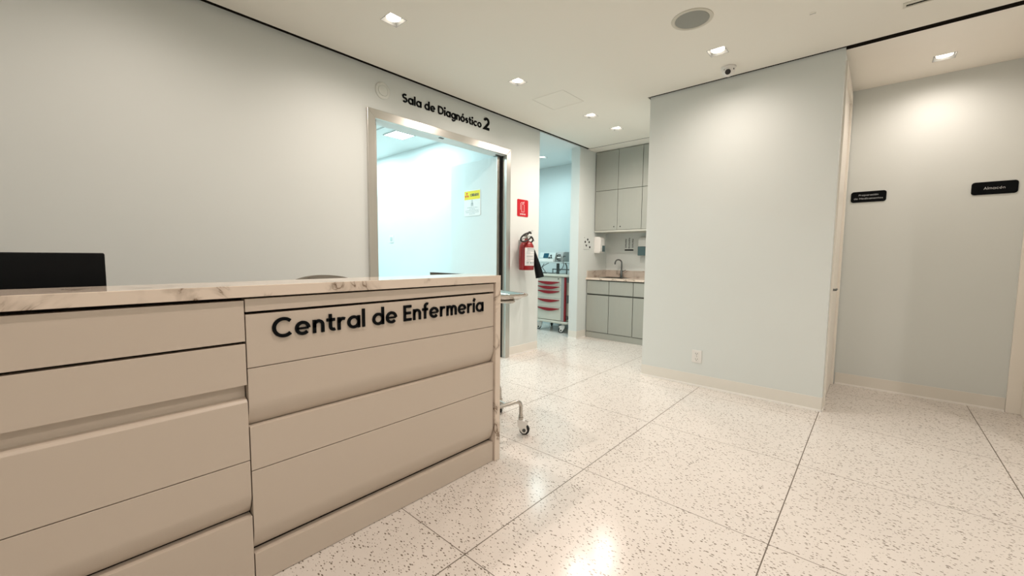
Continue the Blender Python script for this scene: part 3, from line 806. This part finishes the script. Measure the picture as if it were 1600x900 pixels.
# hose loop, then behind the cylinder down to the horn
hose = []
for i in range(19):
    a = math.radians(40 + 300 * i / 18); hose.append((EX + 0.075 + 0.01 * math.sin(a), EY - 0.095 + 0.10 * math.cos(a), 1.425 + 0.045 * math.sin(a) + 0.25 * (0.10 * math.cos(a))))
hose = [(EX + 0.0, EY + 0.005, 1.45), (EX + 0.04, EY + 0.0, 1.49)] + hose + [(EX + 0.07, EY + 0.03, 1.41), (EX + 0.02, EY + 0.09, 1.39), (EX - 0.03, EY + 0.105, 1.35), (EX + 0.0, EY + 0.102, 1.30)]
def catmull(P, n=5):
    P = [Vector(p) for p in P]; out = []
    for i in range(len(P) - 1):
        p0 = P[max(0, i - 1)]; p1 = P[i]; p2 = P[i + 1]; p3 = P[min(len(P) - 1, i + 2)]
        for k in range(n):
            t_ = k / n; out.append(0.5 * ((2 * p1) + (p2 - p0) * t_ + (2 * p0 - 5 * p1 + 4 * p2 - p3) * t_ ** 2 + (3 * p1 - p0 - 3 * p2 + p3) * t_ ** 3))
    return out + [P[-1]]
bm = B(); tube(bm, catmull(hose), 0.0095, n=12); obj('hose', bm, 'rubber', ext, smooth=True)
bm = B(); tube(bm, [(EX + 0.0, EY + 0.102, 1.31), (EX + 0.012, EY + 0.112, 1.26), (EX + 0.045, EY + 0.150, 1.10), (EX + 0.07, EY + 0.178, 0.95)], 0.016, n=20, r1=0.052); obj('horn', bm, 'matblack', ext, smooth=True)
bm = B(); box(bm, (WX, EY - 0.015, 1.20), (WX + 0.021, EY + 0.03, 1.40)); tube(bm, [(WX + 0.012, EY, 1.40), (EX - 0.01, EY, 1.425)], 0.006); obj('wall_bracket', bm, 'grey', ext)

# small hand-hygiene notices by the sink
t = empty('hygiene_notice', (WX, 5.31, 1.40), 'clear notice with five black diamond shapes on the wall left of the soap dispenser', 'notice')
obj('backing', bx((WX, 5.20, 1.31), (WX + 0.002, 5.43, 1.50)), 'wall', t)
bm = B(); f = on_x(WX + 0.002)
for cu, cv, r in ((5.322, 1.462, .022), (5.255, 1.425, .022), (5.365, 1.425, .022), (5.287, 1.372, .025), (5.385, 1.350, .022)):
    bm = prism(B(), [(cu - r, cv), (cu, cv - r * .9), (cu + r, cv), (cu, cv + r * .9)] if r < .025 else [(cu - r, cv + .01), (cu - .01, cv + .016), (cu + .01, cv + .01), (cu + r, cv + .016), (cu + .002, cv - .022)], f, 0, 0.001)
    obj('black_mark', bm, 'ink', t)
bm = B()
ribbon(bm, [(5.215, 1.316), (5.37, 1.316)], 0.0025, f, 0, 0.001); ribbon(bm, [(5.225, 1.488), (5.24, 1.488)], 0.006, f, 0, 0.001)
obj('printed_marks', bm, 'ink', t)
t = empty('handwashing_chart', (-2.848, 5.9, 1.41), 'clear chart with three columns of small black figures on the wall above the tap', 'chart')
obj('backing', bx((-2.93, 5.898, 1.30), (-2.768, 5.9, 1.51)), 'wall', t)
bm = B(); f = on_y(5.898)
for c in range(3):
    for r in range(6 if c == 1 else 5):
        cu = -2.908 + c * 0.056 + 0.006; cv = (1.488 if c == 1 else 1.472) - r * 0.028
        ribbon(bm, [(cu - .010, cv + .006), (cu + .002, cv + .010), (cu + .010, cv - .001)], 0.005, f, 0, 0.001)
        ribbon(bm, [(cu - .012, cv - .004), (cu - .002, cv - .009), (cu + .008, cv - .006)], 0.005, f, 0, 0.001)
        prism(bm, circ(cu + .006 * (-1) ** r, cv + .002, .0045, 8), f, 0, 0.001)
box(bm, (-2.921, 5.897, 1.305), (-2.776, 5.898, 1.325))
obj('printed_marks', bm, 'ink', t)

# ================================================================== CENTRE BLOCK AND ALCOVE FITTINGS
t = empty('wall_outlet', (-1.2075, BY, 0.281), 'white double power outlet low on the pale wall of the centre block', 'outlet')
pl = obj('cover_plate', prism(B(), rrect(-1.251, 0.222, -1.164, 0.341, 0.004), on_y(BY), 0, 0.006), 'white', t, bevel=0.001)
for z in (0.255, 0.308):
    s = obj('socket', prism(B(), rrect(-1.226, z - 0.019, -1.189, z + 0.019, 0.012), on_y(BY), 0.006, 0.009), 'white', t, bevel=0.0008)
    bm = B()
    for uu in (-1.216, -1.200): box(bm, (uu - .0016, BY - 0.0095, z - 0.003), (uu + .0016, BY - 0.009, z + 0.009))
    prism(bm, circ(-1.208, z - 0.010, 0.0035, 10), on_y(BY), 0.009, 0.0095)
    obj('slots', bm, 'darkgrey', s)
obj('screw', prism(B(), circ(-1.2075, 0.2815, 0.003, 10), on_y(BY), 0.006, 0.0075), 'chrome', t)

t = empty('preparation_sign', (-0.091, AY, 1.776), 'small black rounded sign reading Preparación de Medicamentos at the left of the alcove wall', 'sign')
obj('plate', prism(B(), rrect(-0.213, 1.727, 0.032, 1.824, 0.020), on_y(AY), 0, 0.006), 'ink', t, bevel=0.001)
f = AY - 0.006
obj('sign_text', merge([b for c, b in text_letters('Preparación', 0.135, 0.015, on_y(f, -0.158, 1.784), depth=0.0008, t=.13, xs=1)]), 'silver', t)
obj('sign_text', merge([b for c, b in text_letters('de Medicamentos', 0.200, 0.015, on_y(f, -0.191, 1.753), depth=0.0008, t=.13, xs=1)]), 'silver', t)
t = empty('storeroom_sign', (0.662, AY, 1.778), 'black rounded sign reading Almacén near the right end of the alcove wall', 'sign')
obj('plate', prism(B(), rrect(0.540, 1.728, 0.785, 1.828, 0.020), on_y(AY), 0, 0.006), 'ink', t, bevel=0.001)
bs = [b for c, b in text_letters('Almacen', 0.112, 0.0195, on_y(f, 0.607, 1.768), depth=0.0008, t=.13, xs=1)]
ac = B(); ribbon(ac, [(0.697, 1.7835), (0.7015, 1.788)], 0.0025, on_y(f), 0, 0.0008); bs.append(ac)
obj('sign_text', merge(bs), 'silver', t)

# ================================================================== WARNING NOTICE ON THE DOOR LEAF
LY = 3.437
t = empty('caution_notice', (-3.715, LY, 1.845), 'white radiation notice with a yellow CUIDADO band hung on the open door leaf', 'notice')
obj('plate', prism(B(), rrect(-3.860, 1.688, -3.570, 2.000, 0.018), on_y(LY), 0, 0.004), 'paper', t, bevel=0.001)
obj('yellow_band', prism(B(), [(-3.852, 1.888), (-3.578, 1.888), (-3.578, 1.990), (-3.852, 1.990)], on_y(LY), 0.004, 0.005), 'yellow', t)
obj('band_text', merge([b for c, b in text_letters('CUIDADO', 0.145, 0.032, on_y(LY, -3.745, 1.924), depth=0.001, d0=.005, t=.21, xs=1)]), 'darkgrey', t)
bm = B()
cx, cz = -3.808, 1.940
for k in range(3):
    a0 = 90 + 120 * k + 180 + 60
    pts = [(cx + 0.008 * math.cos(math.radians(a0 - 28)), cz + 0.008 * math.sin(math.radians(a0 - 28)))] + arc(cx, cz, 0.034, 0.034, a0 - 28, a0 + 28, 6) + [(cx + 0.008 * math.cos(math.radians(a0 + 28)), cz + 0.008 * math.sin(math.radians(a0 + 28)))]
    prism(bm, pts, on_y(LY), 0.005, 0.006)
prism(bm, circ(cx, cz, 0.005, 10), on_y(LY), 0.005, 0.006)
obj('radiation_symbol', bm, 'orange', t)
bm = B(); cx = -3.715
ribbon(bm, arc(cx, 1.872, 0.008, 0.008, 0, 360, 12), 0.003, on_y(LY), 0.004, 0.005, closed=True)
ribbon(bm, [(cx - .014, 1.805), (cx - .016, 1.835), (cx - .006, 1.858), (cx + .006, 1.858), (cx + .016, 1.835), (cx + .014, 1.805)], 0.004, on_y(LY), 0.004, 0.005)
ribbon(bm, [(cx - .010, 1.812), (cx - .007, 1.843), (cx + .007, 1.843), (cx + .010, 1.812)], 0.006, on_y(LY), 0.004, 0.005)
obj('figure_icon', bm, 'mark', t)
bm = B(); rnd = random.Random(3)
for z, w in ((1.790, .09), (1.771, .05), (1.752, .12), (1.733, .115), (1.714, .05)):
    x = cx - w
    while x < cx + w:
        l = rnd.uniform(.012, .03); ribbon(bm, [(x, z), (min(x + l, cx + w), z)], 0.0045, on_y(LY), 0.004, 0.0045); x += l + .006
obj('printed_lines', bm, 'mark', t)

t = empty('light_switch', (-5.80, 3.62, 1.455), 'small white switch plate on the bright far wall of the diagnostic room', 'switch')
obj('cover_plate', prism(B(), rrect(-5.86, 1.40, -5.74, 1.52, 0.006), on_y(3.62), 0, 0.007), 'white', t, bevel=0.001)
obj('rocker', prism(B(), rrect(-5.83, 1.43, -5.77, 1.49, 0.003), on_y(3.62), 0.007, 0.011), 'lightgrey', t)

# ================================================================== CEILING FITTINGS
def downlight(x, y, z, label, lens='lens'):
    t = empty('downlight', (x, y, z), label, 'ceiling light', 'square recessed downlights')
    h = HS
    bm = B(); k = 0.003     # thin square trim lining the hole
    for a, b in (((x - h, y - h), (x - h + k, y + h)), ((x + h - k, y - h), (x + h, y + h)), ((x - h + k, y - h), (x + h - k, y - h + k)), ((x - h + k, y + h - k), (x + h - k, y + h))):
        box(bm, (*a, z - 0.001), (*b, z + 0.045))
    obj('trim', bm, 'grey', t)
    bm = B(); box(bm, (x - h + k, y - h + k, z + 0.03), (x + h - k, y + h - k, z + 0.04)); obj('housing', bm, 'grey', t)
    bm = lathe(B(), [(0.046, z + 0.010), (0.048, z + 0.018), (0.048, z + 0.03)], (x, y, 0), n=28); obj('lens', bm, lens, t, smooth=True)
    return t
labs = ['square recessed downlight nearest the viewer, above the counter beside the left wall',
        'square recessed downlight above the lettering, second along the left row',
        'square recessed downlight beyond the ceiling hatch, third along the left row',
        'smallest square recessed downlight, in front of the grey wall cabinets',
        'square recessed downlight beside the dome camera in the main ceiling']
for (x, y), l in zip(DOWN, labs): downlight(x, y, CEIL, l)
labs = ['square recessed downlight over the counter, left row outside the view', 'square recessed downlight over the counter start, rearmost of the left row',
        'square recessed downlight over the middle of the open floor', 'added unseen fill downlight over the right side of the open floor', 'added unseen fill downlight right behind the viewer', 'added unseen fill downlight in the far right corner of the main ceiling', 'added unseen fill downlight in the middle row behind the viewer', 'added unseen fill downlight nearest the rear wall behind the viewer']
for (x, y), l in zip(DOWN_OUT, labs): downlight(x, y, CEIL, l)
downlight(*ALC, 2.745, 'square recessed downlight in the lower alcove ceiling above the black signs')
downlight(-4.03, 5.22, CEIL, 'cool white recessed downlight in the room with the red and white cart', 'lenscool')

for i, (x, y) in enumerate(PANELS + [(-4.6, 4.6)]):
    lab = ['square white light panel seen through the steel door near its top left corner', 'added unseen light panel in the diagnostic room nearer its entrance wall', 'added unseen light panel deep in the diagnostic room towards the end wall', 'added unseen light panel in the innermost corner of the diagnostic room', 'added unseen light panel in the cart room hidden behind the wall'][i]
    t = empty('panel_light', (x, y, CEIL), lab, 'ceiling light', 'square light panels of the side rooms')
    bm = B(); h = 0.15
    for a, b in (((x - h, y - h), (x - h + .01, y + h)), ((x + h - .01, y - h), (x + h, y + h)), ((x - h + .01, y - h), (x + h - .01, y - h + .01)), ((x - h + .01, y + h - .01), (x + h - .01, y + h))):
        box(bm, (*a, CEIL - 0.010), (*b, CEIL))
    obj('frame', bm, 'lightgrey', t)
    obj('diffuser', bx((x - h + .01, y - h + .01, CEIL - 0.006), (x + h - .01, y + h - .01, CEIL)), 'paneld', t)

t = empty('ceiling_speaker', (-0.995, 2.87, CEIL), 'round ceiling speaker with grey mesh and white rim', 'speaker')
obj('rim', lathe(B(), [(0.128, 0), (0.126, -0.004), (0.108, -0.006), (0.104, -0.003), (0.104, 0)], (-0.995, 2.87, CEIL), n=48), 'offwhite', t, smooth=True)
obj('mesh_grille', lathe(B(), [(0.1035, 0), (0.1035, -0.004), (0.09, -0.006)], (-0.995, 2.87, CEIL), n=48), 'grille', t, smooth=True)

t = empty('dome_camera', (-0.995, 3.76, CEIL), 'small white dome security camera with black lens at the ceiling edge', 'security camera')
bm = lathe(B(), [(0.056, 0), (0.056, -0.012), (0.050, -0.018)], (-0.995, 3.76, CEIL), n=32); obj('mount', bm, 'white', t, smooth=True)
bm = lathe(B(), [(0.049, -0.017)] + [(0.049 * math.cos(math.radians(a)), -0.026 - 0.049 * math.sin(math.radians(a))) for a in range(0, 86, 12)], (-0.995, 3.76, CEIL), n=32)
dm = obj('dome', bm, 'white', t, smooth=True)
cdir = (Vector((0, 0, 1.2)) - Vector((-0.995, 3.76, CEIL - .03))).normalized()
cdir = (cdir + Vector((-0.10, 0, -0.22))).normalized()
def disc_on_dome(d, r, name, m, out=0.003):
    d = d.normalized(); c = Vector((-0.995, 3.76, CEIL - 0.026)); q = d.to_track_quat('Z', 'Y')
    bm = B(); prism(bm, circ(0, 0, r, 24), lambda a, b, h: tuple(c + q @ Vector((a, b, h))), 0.03, 0.046 + out)
    return obj(name, bm, m, dm, bevel=0.002)
disc_on_dome(cdir, 0.021, 'lens', 'black', .004)
disc_on_dome(cdir + Vector((0.75, 0.45, 0.45)), 0.0075, 'sensor_spot', 'darkgrey', .003)
disc_on_dome(cdir + Vector((-0.65, -0.25, 0.45)), 0.006, 'sensor_spot', 'grey', .003)

t = empty('ceiling_hatch', (-2.471, 3.447, CEIL), 'flush square access hatch outlined in the ceiling between the downlights', 'hatch')
obj('hatch_panel', bx((HATCH[0] + .004, HATCH[1] + .004, CEIL), (HATCH[2] - .004, HATCH[3] - .004, CEIL + 0.02)), 'ceil', t)
bm = B(); box(bm, (HATCH[0] - .01, HATCH[1] - .01, CEIL + 0.026), (HATCH[2] + .01, HATCH[3] + .01, CEIL + 0.05)); obj('hatch_frame', bm, 'void', t)

t = empty('air_slot', (0.64, 3.5725, CEIL), 'white linear air diffuser with black slot at the top right of the ceiling', 'air vent')
bm = B(); box(bm, (0.030, 3.530, CEIL - 0.003), (1.27, SLOT[1], CEIL)); box(bm, (0.030, SLOT[3], CEIL - 0.003), (1.27, 3.600, CEIL)); box(bm, (0.030, SLOT[1], CEIL - 0.003), (SLOT[0], SLOT[3], CEIL)); box(bm, (SLOT[2], SLOT[1], CEIL - 0.003), (1.27, SLOT[3], CEIL))
obj('flange', bm, 'offwhite', t)
obj('slot_shade', bx((SLOT[0], SLOT[1], CEIL + 0.001), (SLOT[2], SLOT[3], CEIL + 0.024)), 'void', t)  # dark insert painted as the shade inside the slot
t = empty('ceiling_sensor', (-0.395, 3.30, CEIL), 'tiny white recessed ceiling cap between round speaker and air slot', 'sensor')
obj('cap', lathe(B(), [(0.020, 0), (0.020, -0.002), (0.018, -0.003)], (-0.395, 3.30, CEIL), n=24), 'ceil', t)
obj('cap_slit', bx((-0.411, 3.297, CEIL - 0.0036), (-0.379, 3.301, CEIL - 0.003)), 'darkgrey', t)
t = empty('room_air_slot', (-4.66, 2.77, CEIL), 'thin grey slot in the bright ceiling of the diagnostic room', 'air vent')
obj('slot', bx((-4.80, 2.762, CEIL - 0.003), (-4.50, 2.782, CEIL)), 'grey', t)
obj('slot_edge', bx((-4.81, 2.755, CEIL - 0.002), (-4.49, 2.789, CEIL)), 'lightgrey', t)

# ================================================================== KITCHENETTE
KY = 5.31; UW = (BX0 - 0.004 + 3.225) / 4; KX = [-3.225 + UW * i for i in range(5)]
def base_unit(x0, x1, label):
    t = empty('base_cabinet', ((x0 + x1) / 2, KY + .3, 0), label, 'cabinet', 'grey base cabinets under the marble worktop')
    g = 0.004
    bm = bx((x0, KY + 0.022, 0.0), (x1, 5.898, 0.705)); box(bm, (x0, KY + 0.022, 0.705), (x1, KY + 0.04, 0.866)); box(bm, (x0, 5.88, 0.705), (x1, 5.898, 0.866))
    obj('carcass', bm, 'cabin', t)
    obj('plinth', bx((x0, KY + 0.006, 0.0), (x1, KY + 0.0215, 0.088)), 'cab', t)
    obj('door', bx((x0 + g, KY, 0.096), (x1 - g, KY + 0.0215, 0.640)), 'cab', t, bevel=0.0015)
    obj('drawer_front', bx((x0 + g, KY, 0.662), (x1 - g, KY + 0.0215, 0.852)), 'cab', t, bevel=0.0015)
    return t
def wall_unit(x0, x1, label, lock):
    t = empty('wall_cabinet', ((x0 + x1) / 2, 5.7, 1.6), label, 'cabinet', 'grey wall cabinets above the worktop')
    g = 0.003
    obj('carcass', bx((x0, 5.522, 1.60), (x1, 5.898, 2.762)), 'cabin', t)
    obj('door', bx((x0 + g, 5.50, 2.188), (x1 - g, 5.5215, 2.755)), 'cab', t, bevel=0.0015)
    d = obj('door', bx((x0 + g, 5.50, 1.604), (x1 - g, 5.5215, 2.182)), 'cab', t, bevel=0.0015)
    lx = x1 - 0.05 if lock > 0 else x0 + 0.05
    bm = lathe(B(), [(0.009, 0), (0.009, 0.006)], (lx, 5.4945, 1.65), axis='y', n=16); obj('cam_lock', bm, 'darkgrey', d)
    obj('bottom_rail', bx((x0, 5.50, 1.575), (x1, 5.898, 1.5995)), 'caplight', t)
    return t
w4 = ['leftmost column of', 'second column from the left of', 'third column from the left of', 'rightmost column of']
for i in range(4):
    base_unit(KX[i], KX[i + 1], ['grey base cabinet unit against the left side wall, below the soap dispenser', 'grey base cabinet unit directly below the tap, second from the left', 'grey base cabinet unit cut off by the centre block, third from the left', 'grey base cabinet unit hidden behind the centre block, last in the row'][i])
    wall_unit(KX[i], KX[i + 1], ['tall two-door grey wall cabinet against the left side wall', 'tall two-door grey wall cabinet above the tap, second from the left', 'tall grey wall cabinet partly cut off by the centre block', 'tall grey wall cabinet hidden behind the centre block, last in the row'][i], 1 if i % 2 == 0 else -1)
wt = empty('marble_worktop', (-2.5, 5.6, 0.87), 'beige marble worktop with low upstand over the grey base cabinets', 'worktop')
SK = (-3.10, 5.42, -2.72, 5.74); bm = B()
box(bm, (WX, KY - 0.015, 0.868), (BX0, SK[1], 0.898)); box(bm, (WX, SK[3], 0.868), (BX0, 5.9, 0.898)); box(bm, (WX, SK[1], 0.868), (SK[0], SK[3], 0.898)); box(bm, (SK[2], SK[1], 0.868), (BX0, SK[3], 0.898))
obj('slab', bm, 'marble', wt)
bm = B(); box(bm, (WX, 5.882, 0.898), (BX0, 5.9, 1.0)); box(bm, (WX, KY + 0.01, 0.898), (WX + 0.018, 5.882, 1.0)); obj('upstand', bm, 'marble2', wt, bevel=0.001)
sk = empty('sink', (-2.91, 5.58, 0.87), 'small stainless steel sink bowl set in the beige marble worktop', 'sink')
bm = B(); a, b, c, d = SK
for p, q in (((a, b), (a + .004, d)), ((c - .004, b), (c, d)), ((a + .004, b), (c - .004, b + .004)), ((a + .004, d - .004), (c - .004, d))): box(bm, (*p, 0.72), (*q, 0.899))
box(bm, (a, b, 0.715), (c, d, 0.72)); obj('bowl', bm, 'chrome', sk); 
obj('drain', lathe(B(), [(0.03, 0.7205), (0.03, 0.724), (0.022, 0.724)], ((a + c) / 2, (b + d) / 2, 0), n=20), 'darkgrey', sk)
fc = empty('faucet', (-2.915, 5.80, 0.898), 'slim dark steel gooseneck tap standing behind the sink', 'tap')
bm = B(); tube(bm, catmull([(-2.915, 5.80, 0.95), (-2.913, 5.80, 1.08), (-2.918, 5.795, 1.14), (-2.945, 5.77, 1.165), (-2.975, 5.74, 1.155), (-2.985, 5.728, 1.12), (-2.985, 5.728, 1.095)], 6), 0.0105, n=14); obj('spout', bm, 'darksteel', fc, smooth=True)
obj('body', lathe(B(), [(0.026, 0.898), (0.026, 0.904), (0.019, 0.910), (0.017, 1.0), (0.012, 1.01)], (-2.915, 5.80, 0), n=20), 'darksteel', fc, smooth=True)
bm = B(); tube(bm, [(-2.90, 5.80, 0.985), (-2.84, 5.79, 1.01)], 0.005); obj('lever', bm, 'darksteel', fc)


def dispenser(name, label, mapf, w, h, dep):
    """u across, v up, d out of the wall; hooded body, smoked window below right, drip lip"""
    o0 = Vector(mapf(0, 0, 0)); t = empty(name, o0, label, 'dispenser', 'white wall dispensers at the kitchenette')
    side = [(0.0, h), (dep * 0.55, h), (dep * 0.86, h * 0.96), (dep, h * 0.85), (dep * 0.97, h * 0.10), (dep * 0.85, 0.012), (0.0, 0.012)]
    bm = B(); prism(bm, side, lambda a, b, d: mapf(d, b, a), -w / 2, w / 2); bd = obj('body', bm, 'white', t, bevel=0.008)
    bm = B(); prism(bm, rrect(-w * .10, h * .08, w * .49, h * .46, 0.004), lambda a, b, d: mapf(a, b, d), dep * 0.8, dep + 0.003); obj('window', bm, 'smoke', bd)
    bm = B(); prism(bm, rrect(-w / 2, 0.0, w / 2, dep * 0.85, 0.012), lambda a, b, d: mapf(a, d, b), 0, 0.012); obj('drip_lip', bm, 'white', bd)
    return t
dispenser('soap_dispenser', 'white soap dispenser with dark window on the side wall left of the tap', lambda a, b, d: (WX + d, 5.575 + a, 1.265 + b), 0.13, 0.245, 0.115)
dp = dispenser('towel_dispenser', 'white dispenser with clear grey lower half beside the centre block, right of the tap', lambda a, b, d: (-2.588 + a, 5.90 - d, 1.235 + b), 0.135, 0.27, 0.11)
for o in [x for x in S.objects if x.parent == dp]: pass
bm = B(); prism(bm, rrect(-2.657, 1.23, -2.519, 1.365, 0.008), on_y(5.9), 0.02, 0.116); obj('clear_tank', bm, 'smoke', dp, bevel=0.004)

# ================================================================== EMERGENCY CART
CX0, CX1, CY0, CY1 = -4.16, -3.665, 5.28, 5.74
cart = empty('emergency_cart', (-3.9, 5.5, 0), 'cream emergency cart with dark red drawer pulls standing in the room past the wall opening', 'cart')
obj('cabinet_body', bx((CX0, CY0 + 0.02, 0.19), (CX1 - 0.002, CY1, 0.885)), 'offwhite', cart, bevel=0.003)
zs = [(0.756, 0.880, 0.808), (0.685, 0.752, 0.733), (0.545, 0.681, 0.662), (0.405, 0.541, 0.522), (0.195, 0.401, 0.385)]
for i, (z0, z1, hz) in enumerate(zs):
    d = obj('drawer', bx((CX0 + 0.004, CY0, z0), (CX1 - 0.002, CY0 + 0.02, z1)), 'offwhite', cart, bevel=0.003)
    hp = [(CX0 + 0.03, hz)] + [(CX0 + 0.03 + 0.435 * k / 12, hz - 0.008 - 0.040 * math.sin(PI * k / 12)) for k in range(13)] + [(CX1 - 0.03, hz)]
    bm = B(); prism(bm, hp, on_y(CY0), 0.0, 0.018); obj('drawer_pull', bm, 'cartred', d, bevel=0.002)
bm = lathe(B(), [(0.010, 0), (0.010, 0.006)], (CX1 - 0.055, CY0 - 0.006, 0.855), axis='y', n=14); obj('lock', bm, 'darkgrey', cart)
obj('side_frame', bx((CX1, CY0, 0.19), (CX1 + 0.055, CY1, 0.885)), 'grey', cart, bevel=0.003)
obj('side_stripe', bx((CX1 + 0.055, CY0 - 0.004, 0.19), (CX1 + 0.082, CY0 + 0.03, 0.885)), 'cartred', cart, bevel=0.003)
obj('side_tray', bx((CX1 + 0.055, CY0 + 0.05, 0.19), (CX1 + 0.15, CY1, 0.215)), 'offwhite', cart, bevel=0.003)
obj('side_bin', bx((CX1 + 0.057, CY0 + 0.06, 0.27), (CX1 + 0.14, CY0 + 0.24, 0.47)), 'offwhite', cart, bevel=0.006)
obj('side_bin', bx((CX1 + 0.057, CY0 + 0.06, 0.60), (CX1 + 0.14, CY0 + 0.24, 0.80)), 'offwhite', cart, bevel=0.006)
obj('base_frame', prism(B(), rrect(CX0 - 0.03, CY0 - 0.02, CX1 + 0.15, CY1 + 0.02, 0.04), lambda a, b, d: (a, b, d), 0.150, 0.186), 'offwhite', cart, bevel=0.006)
# worktop with raised rim
bm = B(); prism(bm, rrect(CX0 - 0.02, CY0 - 0.02, CX1 + 0.15, CY1 + 0.02, 0.04), lambda a, b, d: (a, b, d), 0.888, 0.925); obj('top_tray', bm, 'offwhite', cart, bevel=0.008)
for x, y, yw in ((CX1 + 0.02, CY0 + 0.04, 3.65), (CX0 + 0.03, CY0 + 0.09, 3.55), (CX1 + 0.01, CY1 - 0.04, 1.1), (CX0 + 0.02, CY1 - 0.04, 2.2)):
    caster((x, y, 0), yw, cart, scale=1.2, housing='white', stemz=0.152)
# rail and raised shelf
bm = B(); tube(bm, [(CX0, CY1 - .02, 0.99), (CX1 + 0.14, CY1 - .02, 0.99)], 0.008)
for x in (CX0 + .01, -3.87, -3.60): tube(bm, [(x, CY1 - .02, 0.92), (x, CY1 - .02, 0.99)], 0.007)
obj('rail', bm, 'darkgrey', cart)
shf = empty('riser_shelf', (-3.9, 5.46, 0.925), 'pale raised shelf on dark legs standing on the emergency cart top', 'shelf')
bm = B(); box(bm, (-4.19, 5.31, 1.098), (-3.69, 5.66, 1.120)); obj('upper_shelf', bm, 'lightgrey', shf, bevel=0.004)
bm = B(); box(bm, (-3.905, 5.48, 0.925), (-3.865, 5.51, 1.098)); obj('shelf_post', bm, 'darkgrey', shf)
bm = B(); tube(bm, bend([(-3.66, 5.42, 0.925), (-3.66, 5.42, 1.05), (-3.69, 5.42, 1.105)], 0.03), 0.009); obj('shelf_arm', bm, 'darkgrey', shf)
bm = B(); box(bm, (-3.69, 5.35, 1.108), (-3.55, 5.50, 1.124)); obj('side_shelf', bm, 'lightgrey', shf, bevel=0.003)
# defibrillator monitor on the raised shelf
df = empty('defibrillator', (-3.95, 5.46, 1.12), 'pale grey defibrillator monitor with dark blue screen on the cart shelf', 'medical device')
bm = B(); prism(bm, [(5.34, 1.121), (5.56, 1.121), (5.56, 1.268), (5.375, 1.268), (5.345, 1.19)], lambda a, b, d: (d, a, b), -4.16, -3.842); bd = obj('housing', bm, 'lightgrey', df, bevel=0.006)
obj('front_ledge', bx((-4.15, 5.325, 1.122), (-3.86, 5.345, 1.165)), 'white', df, bevel=0.004)
fs = lambda u_, v_, d: (u_, 5.345 + (v_ - 1.19) * 0.385 - d, v_)
bm = B(); prism(bm, [(-4.075, 1.183), (-3.975, 1.183), (-3.975, 1.258), (-4.075, 1.258)], fs, 0, 0.003); obj('screen', bm, 'screen', bd)
bm = B()
for cu, cv, r in ((-3.925, 1.222, .013), (-3.95, 1.187, .013), (-3.912, 1.190, .013)): prism(bm, circ(cu, cv, r, 14), fs, 0, 0.010)
obj('knobs', bm, 'black', bd)
bm = B(); prism(bm, [(5.36, 1.121), (5.55, 1.121), (5.55, 1.282), (5.40, 1.282), (5.365, 1.20)], lambda a, b, d: (d, a, b), -3.835, -3.705); p2 = obj('paddle_module', bm, 'grey', df, bevel=0.01)
bm = B(); ribbon(bm, arc(-3.765, 1.19, .045, .048, 60, 300, 16), 0.014, lambda a, b, d: (a, 5.362 - d, b), 0, 0.02); obj('paddle_grip', bm, 'darkgrey', p2)
bm = B(); box(bm, (-3.80, 5.34, 1.180), (-3.735, 5.362, 1.198)); box(bm, (-3.80, 5.345, 1.228), (-3.755, 5.370, 1.245)); obj('paddle', bm, 'white', p2, bevel=0.004)
bm = B(); tube(bm, [(-3.705, 5.38, 1.20), (-3.68, 5.37, 1.215), (-3.66, 5.37, 1.21)], 0.010); obj('connector', bm, 'darkgrey', p2)
for nm, P in (('cable', [(-3.69, 5.36, 1.15), (-3.67, 5.35, 1.10), (-3.70, 5.345, 1.02), (-3.80, 5.345, 0.955), (-3.92, 5.36, 0.94), (-4.05, 5.38, 0.945)]), ('cable', [(-3.90, 5.33, 1.12), (-3.98, 5.30, 1.08), (-4.06, 5.31, 1.03), (-4.02, 5.33, 0.96), (-4.09, 5.35, 0.94)]), ('cable', [(-4.05, 5.34, 1.09), (-4.10, 5.33, 1.02), (-4.15, 5.34, 0.95), (-4.04, 5.40, 0.935)])):
    bm = B(); tube(bm, catmull(P, 6), 0.0055, n=8); obj(nm, bm, 'darkgrey', df)
cb = tag(obj('instrument_case', bx((-3.64, 5.40, 0.925), (-3.54, 5.60, 0.955)), 'lightgrey', bevel=0.004), 'flat pale grey box lying on the right end of the cart top', 'box')
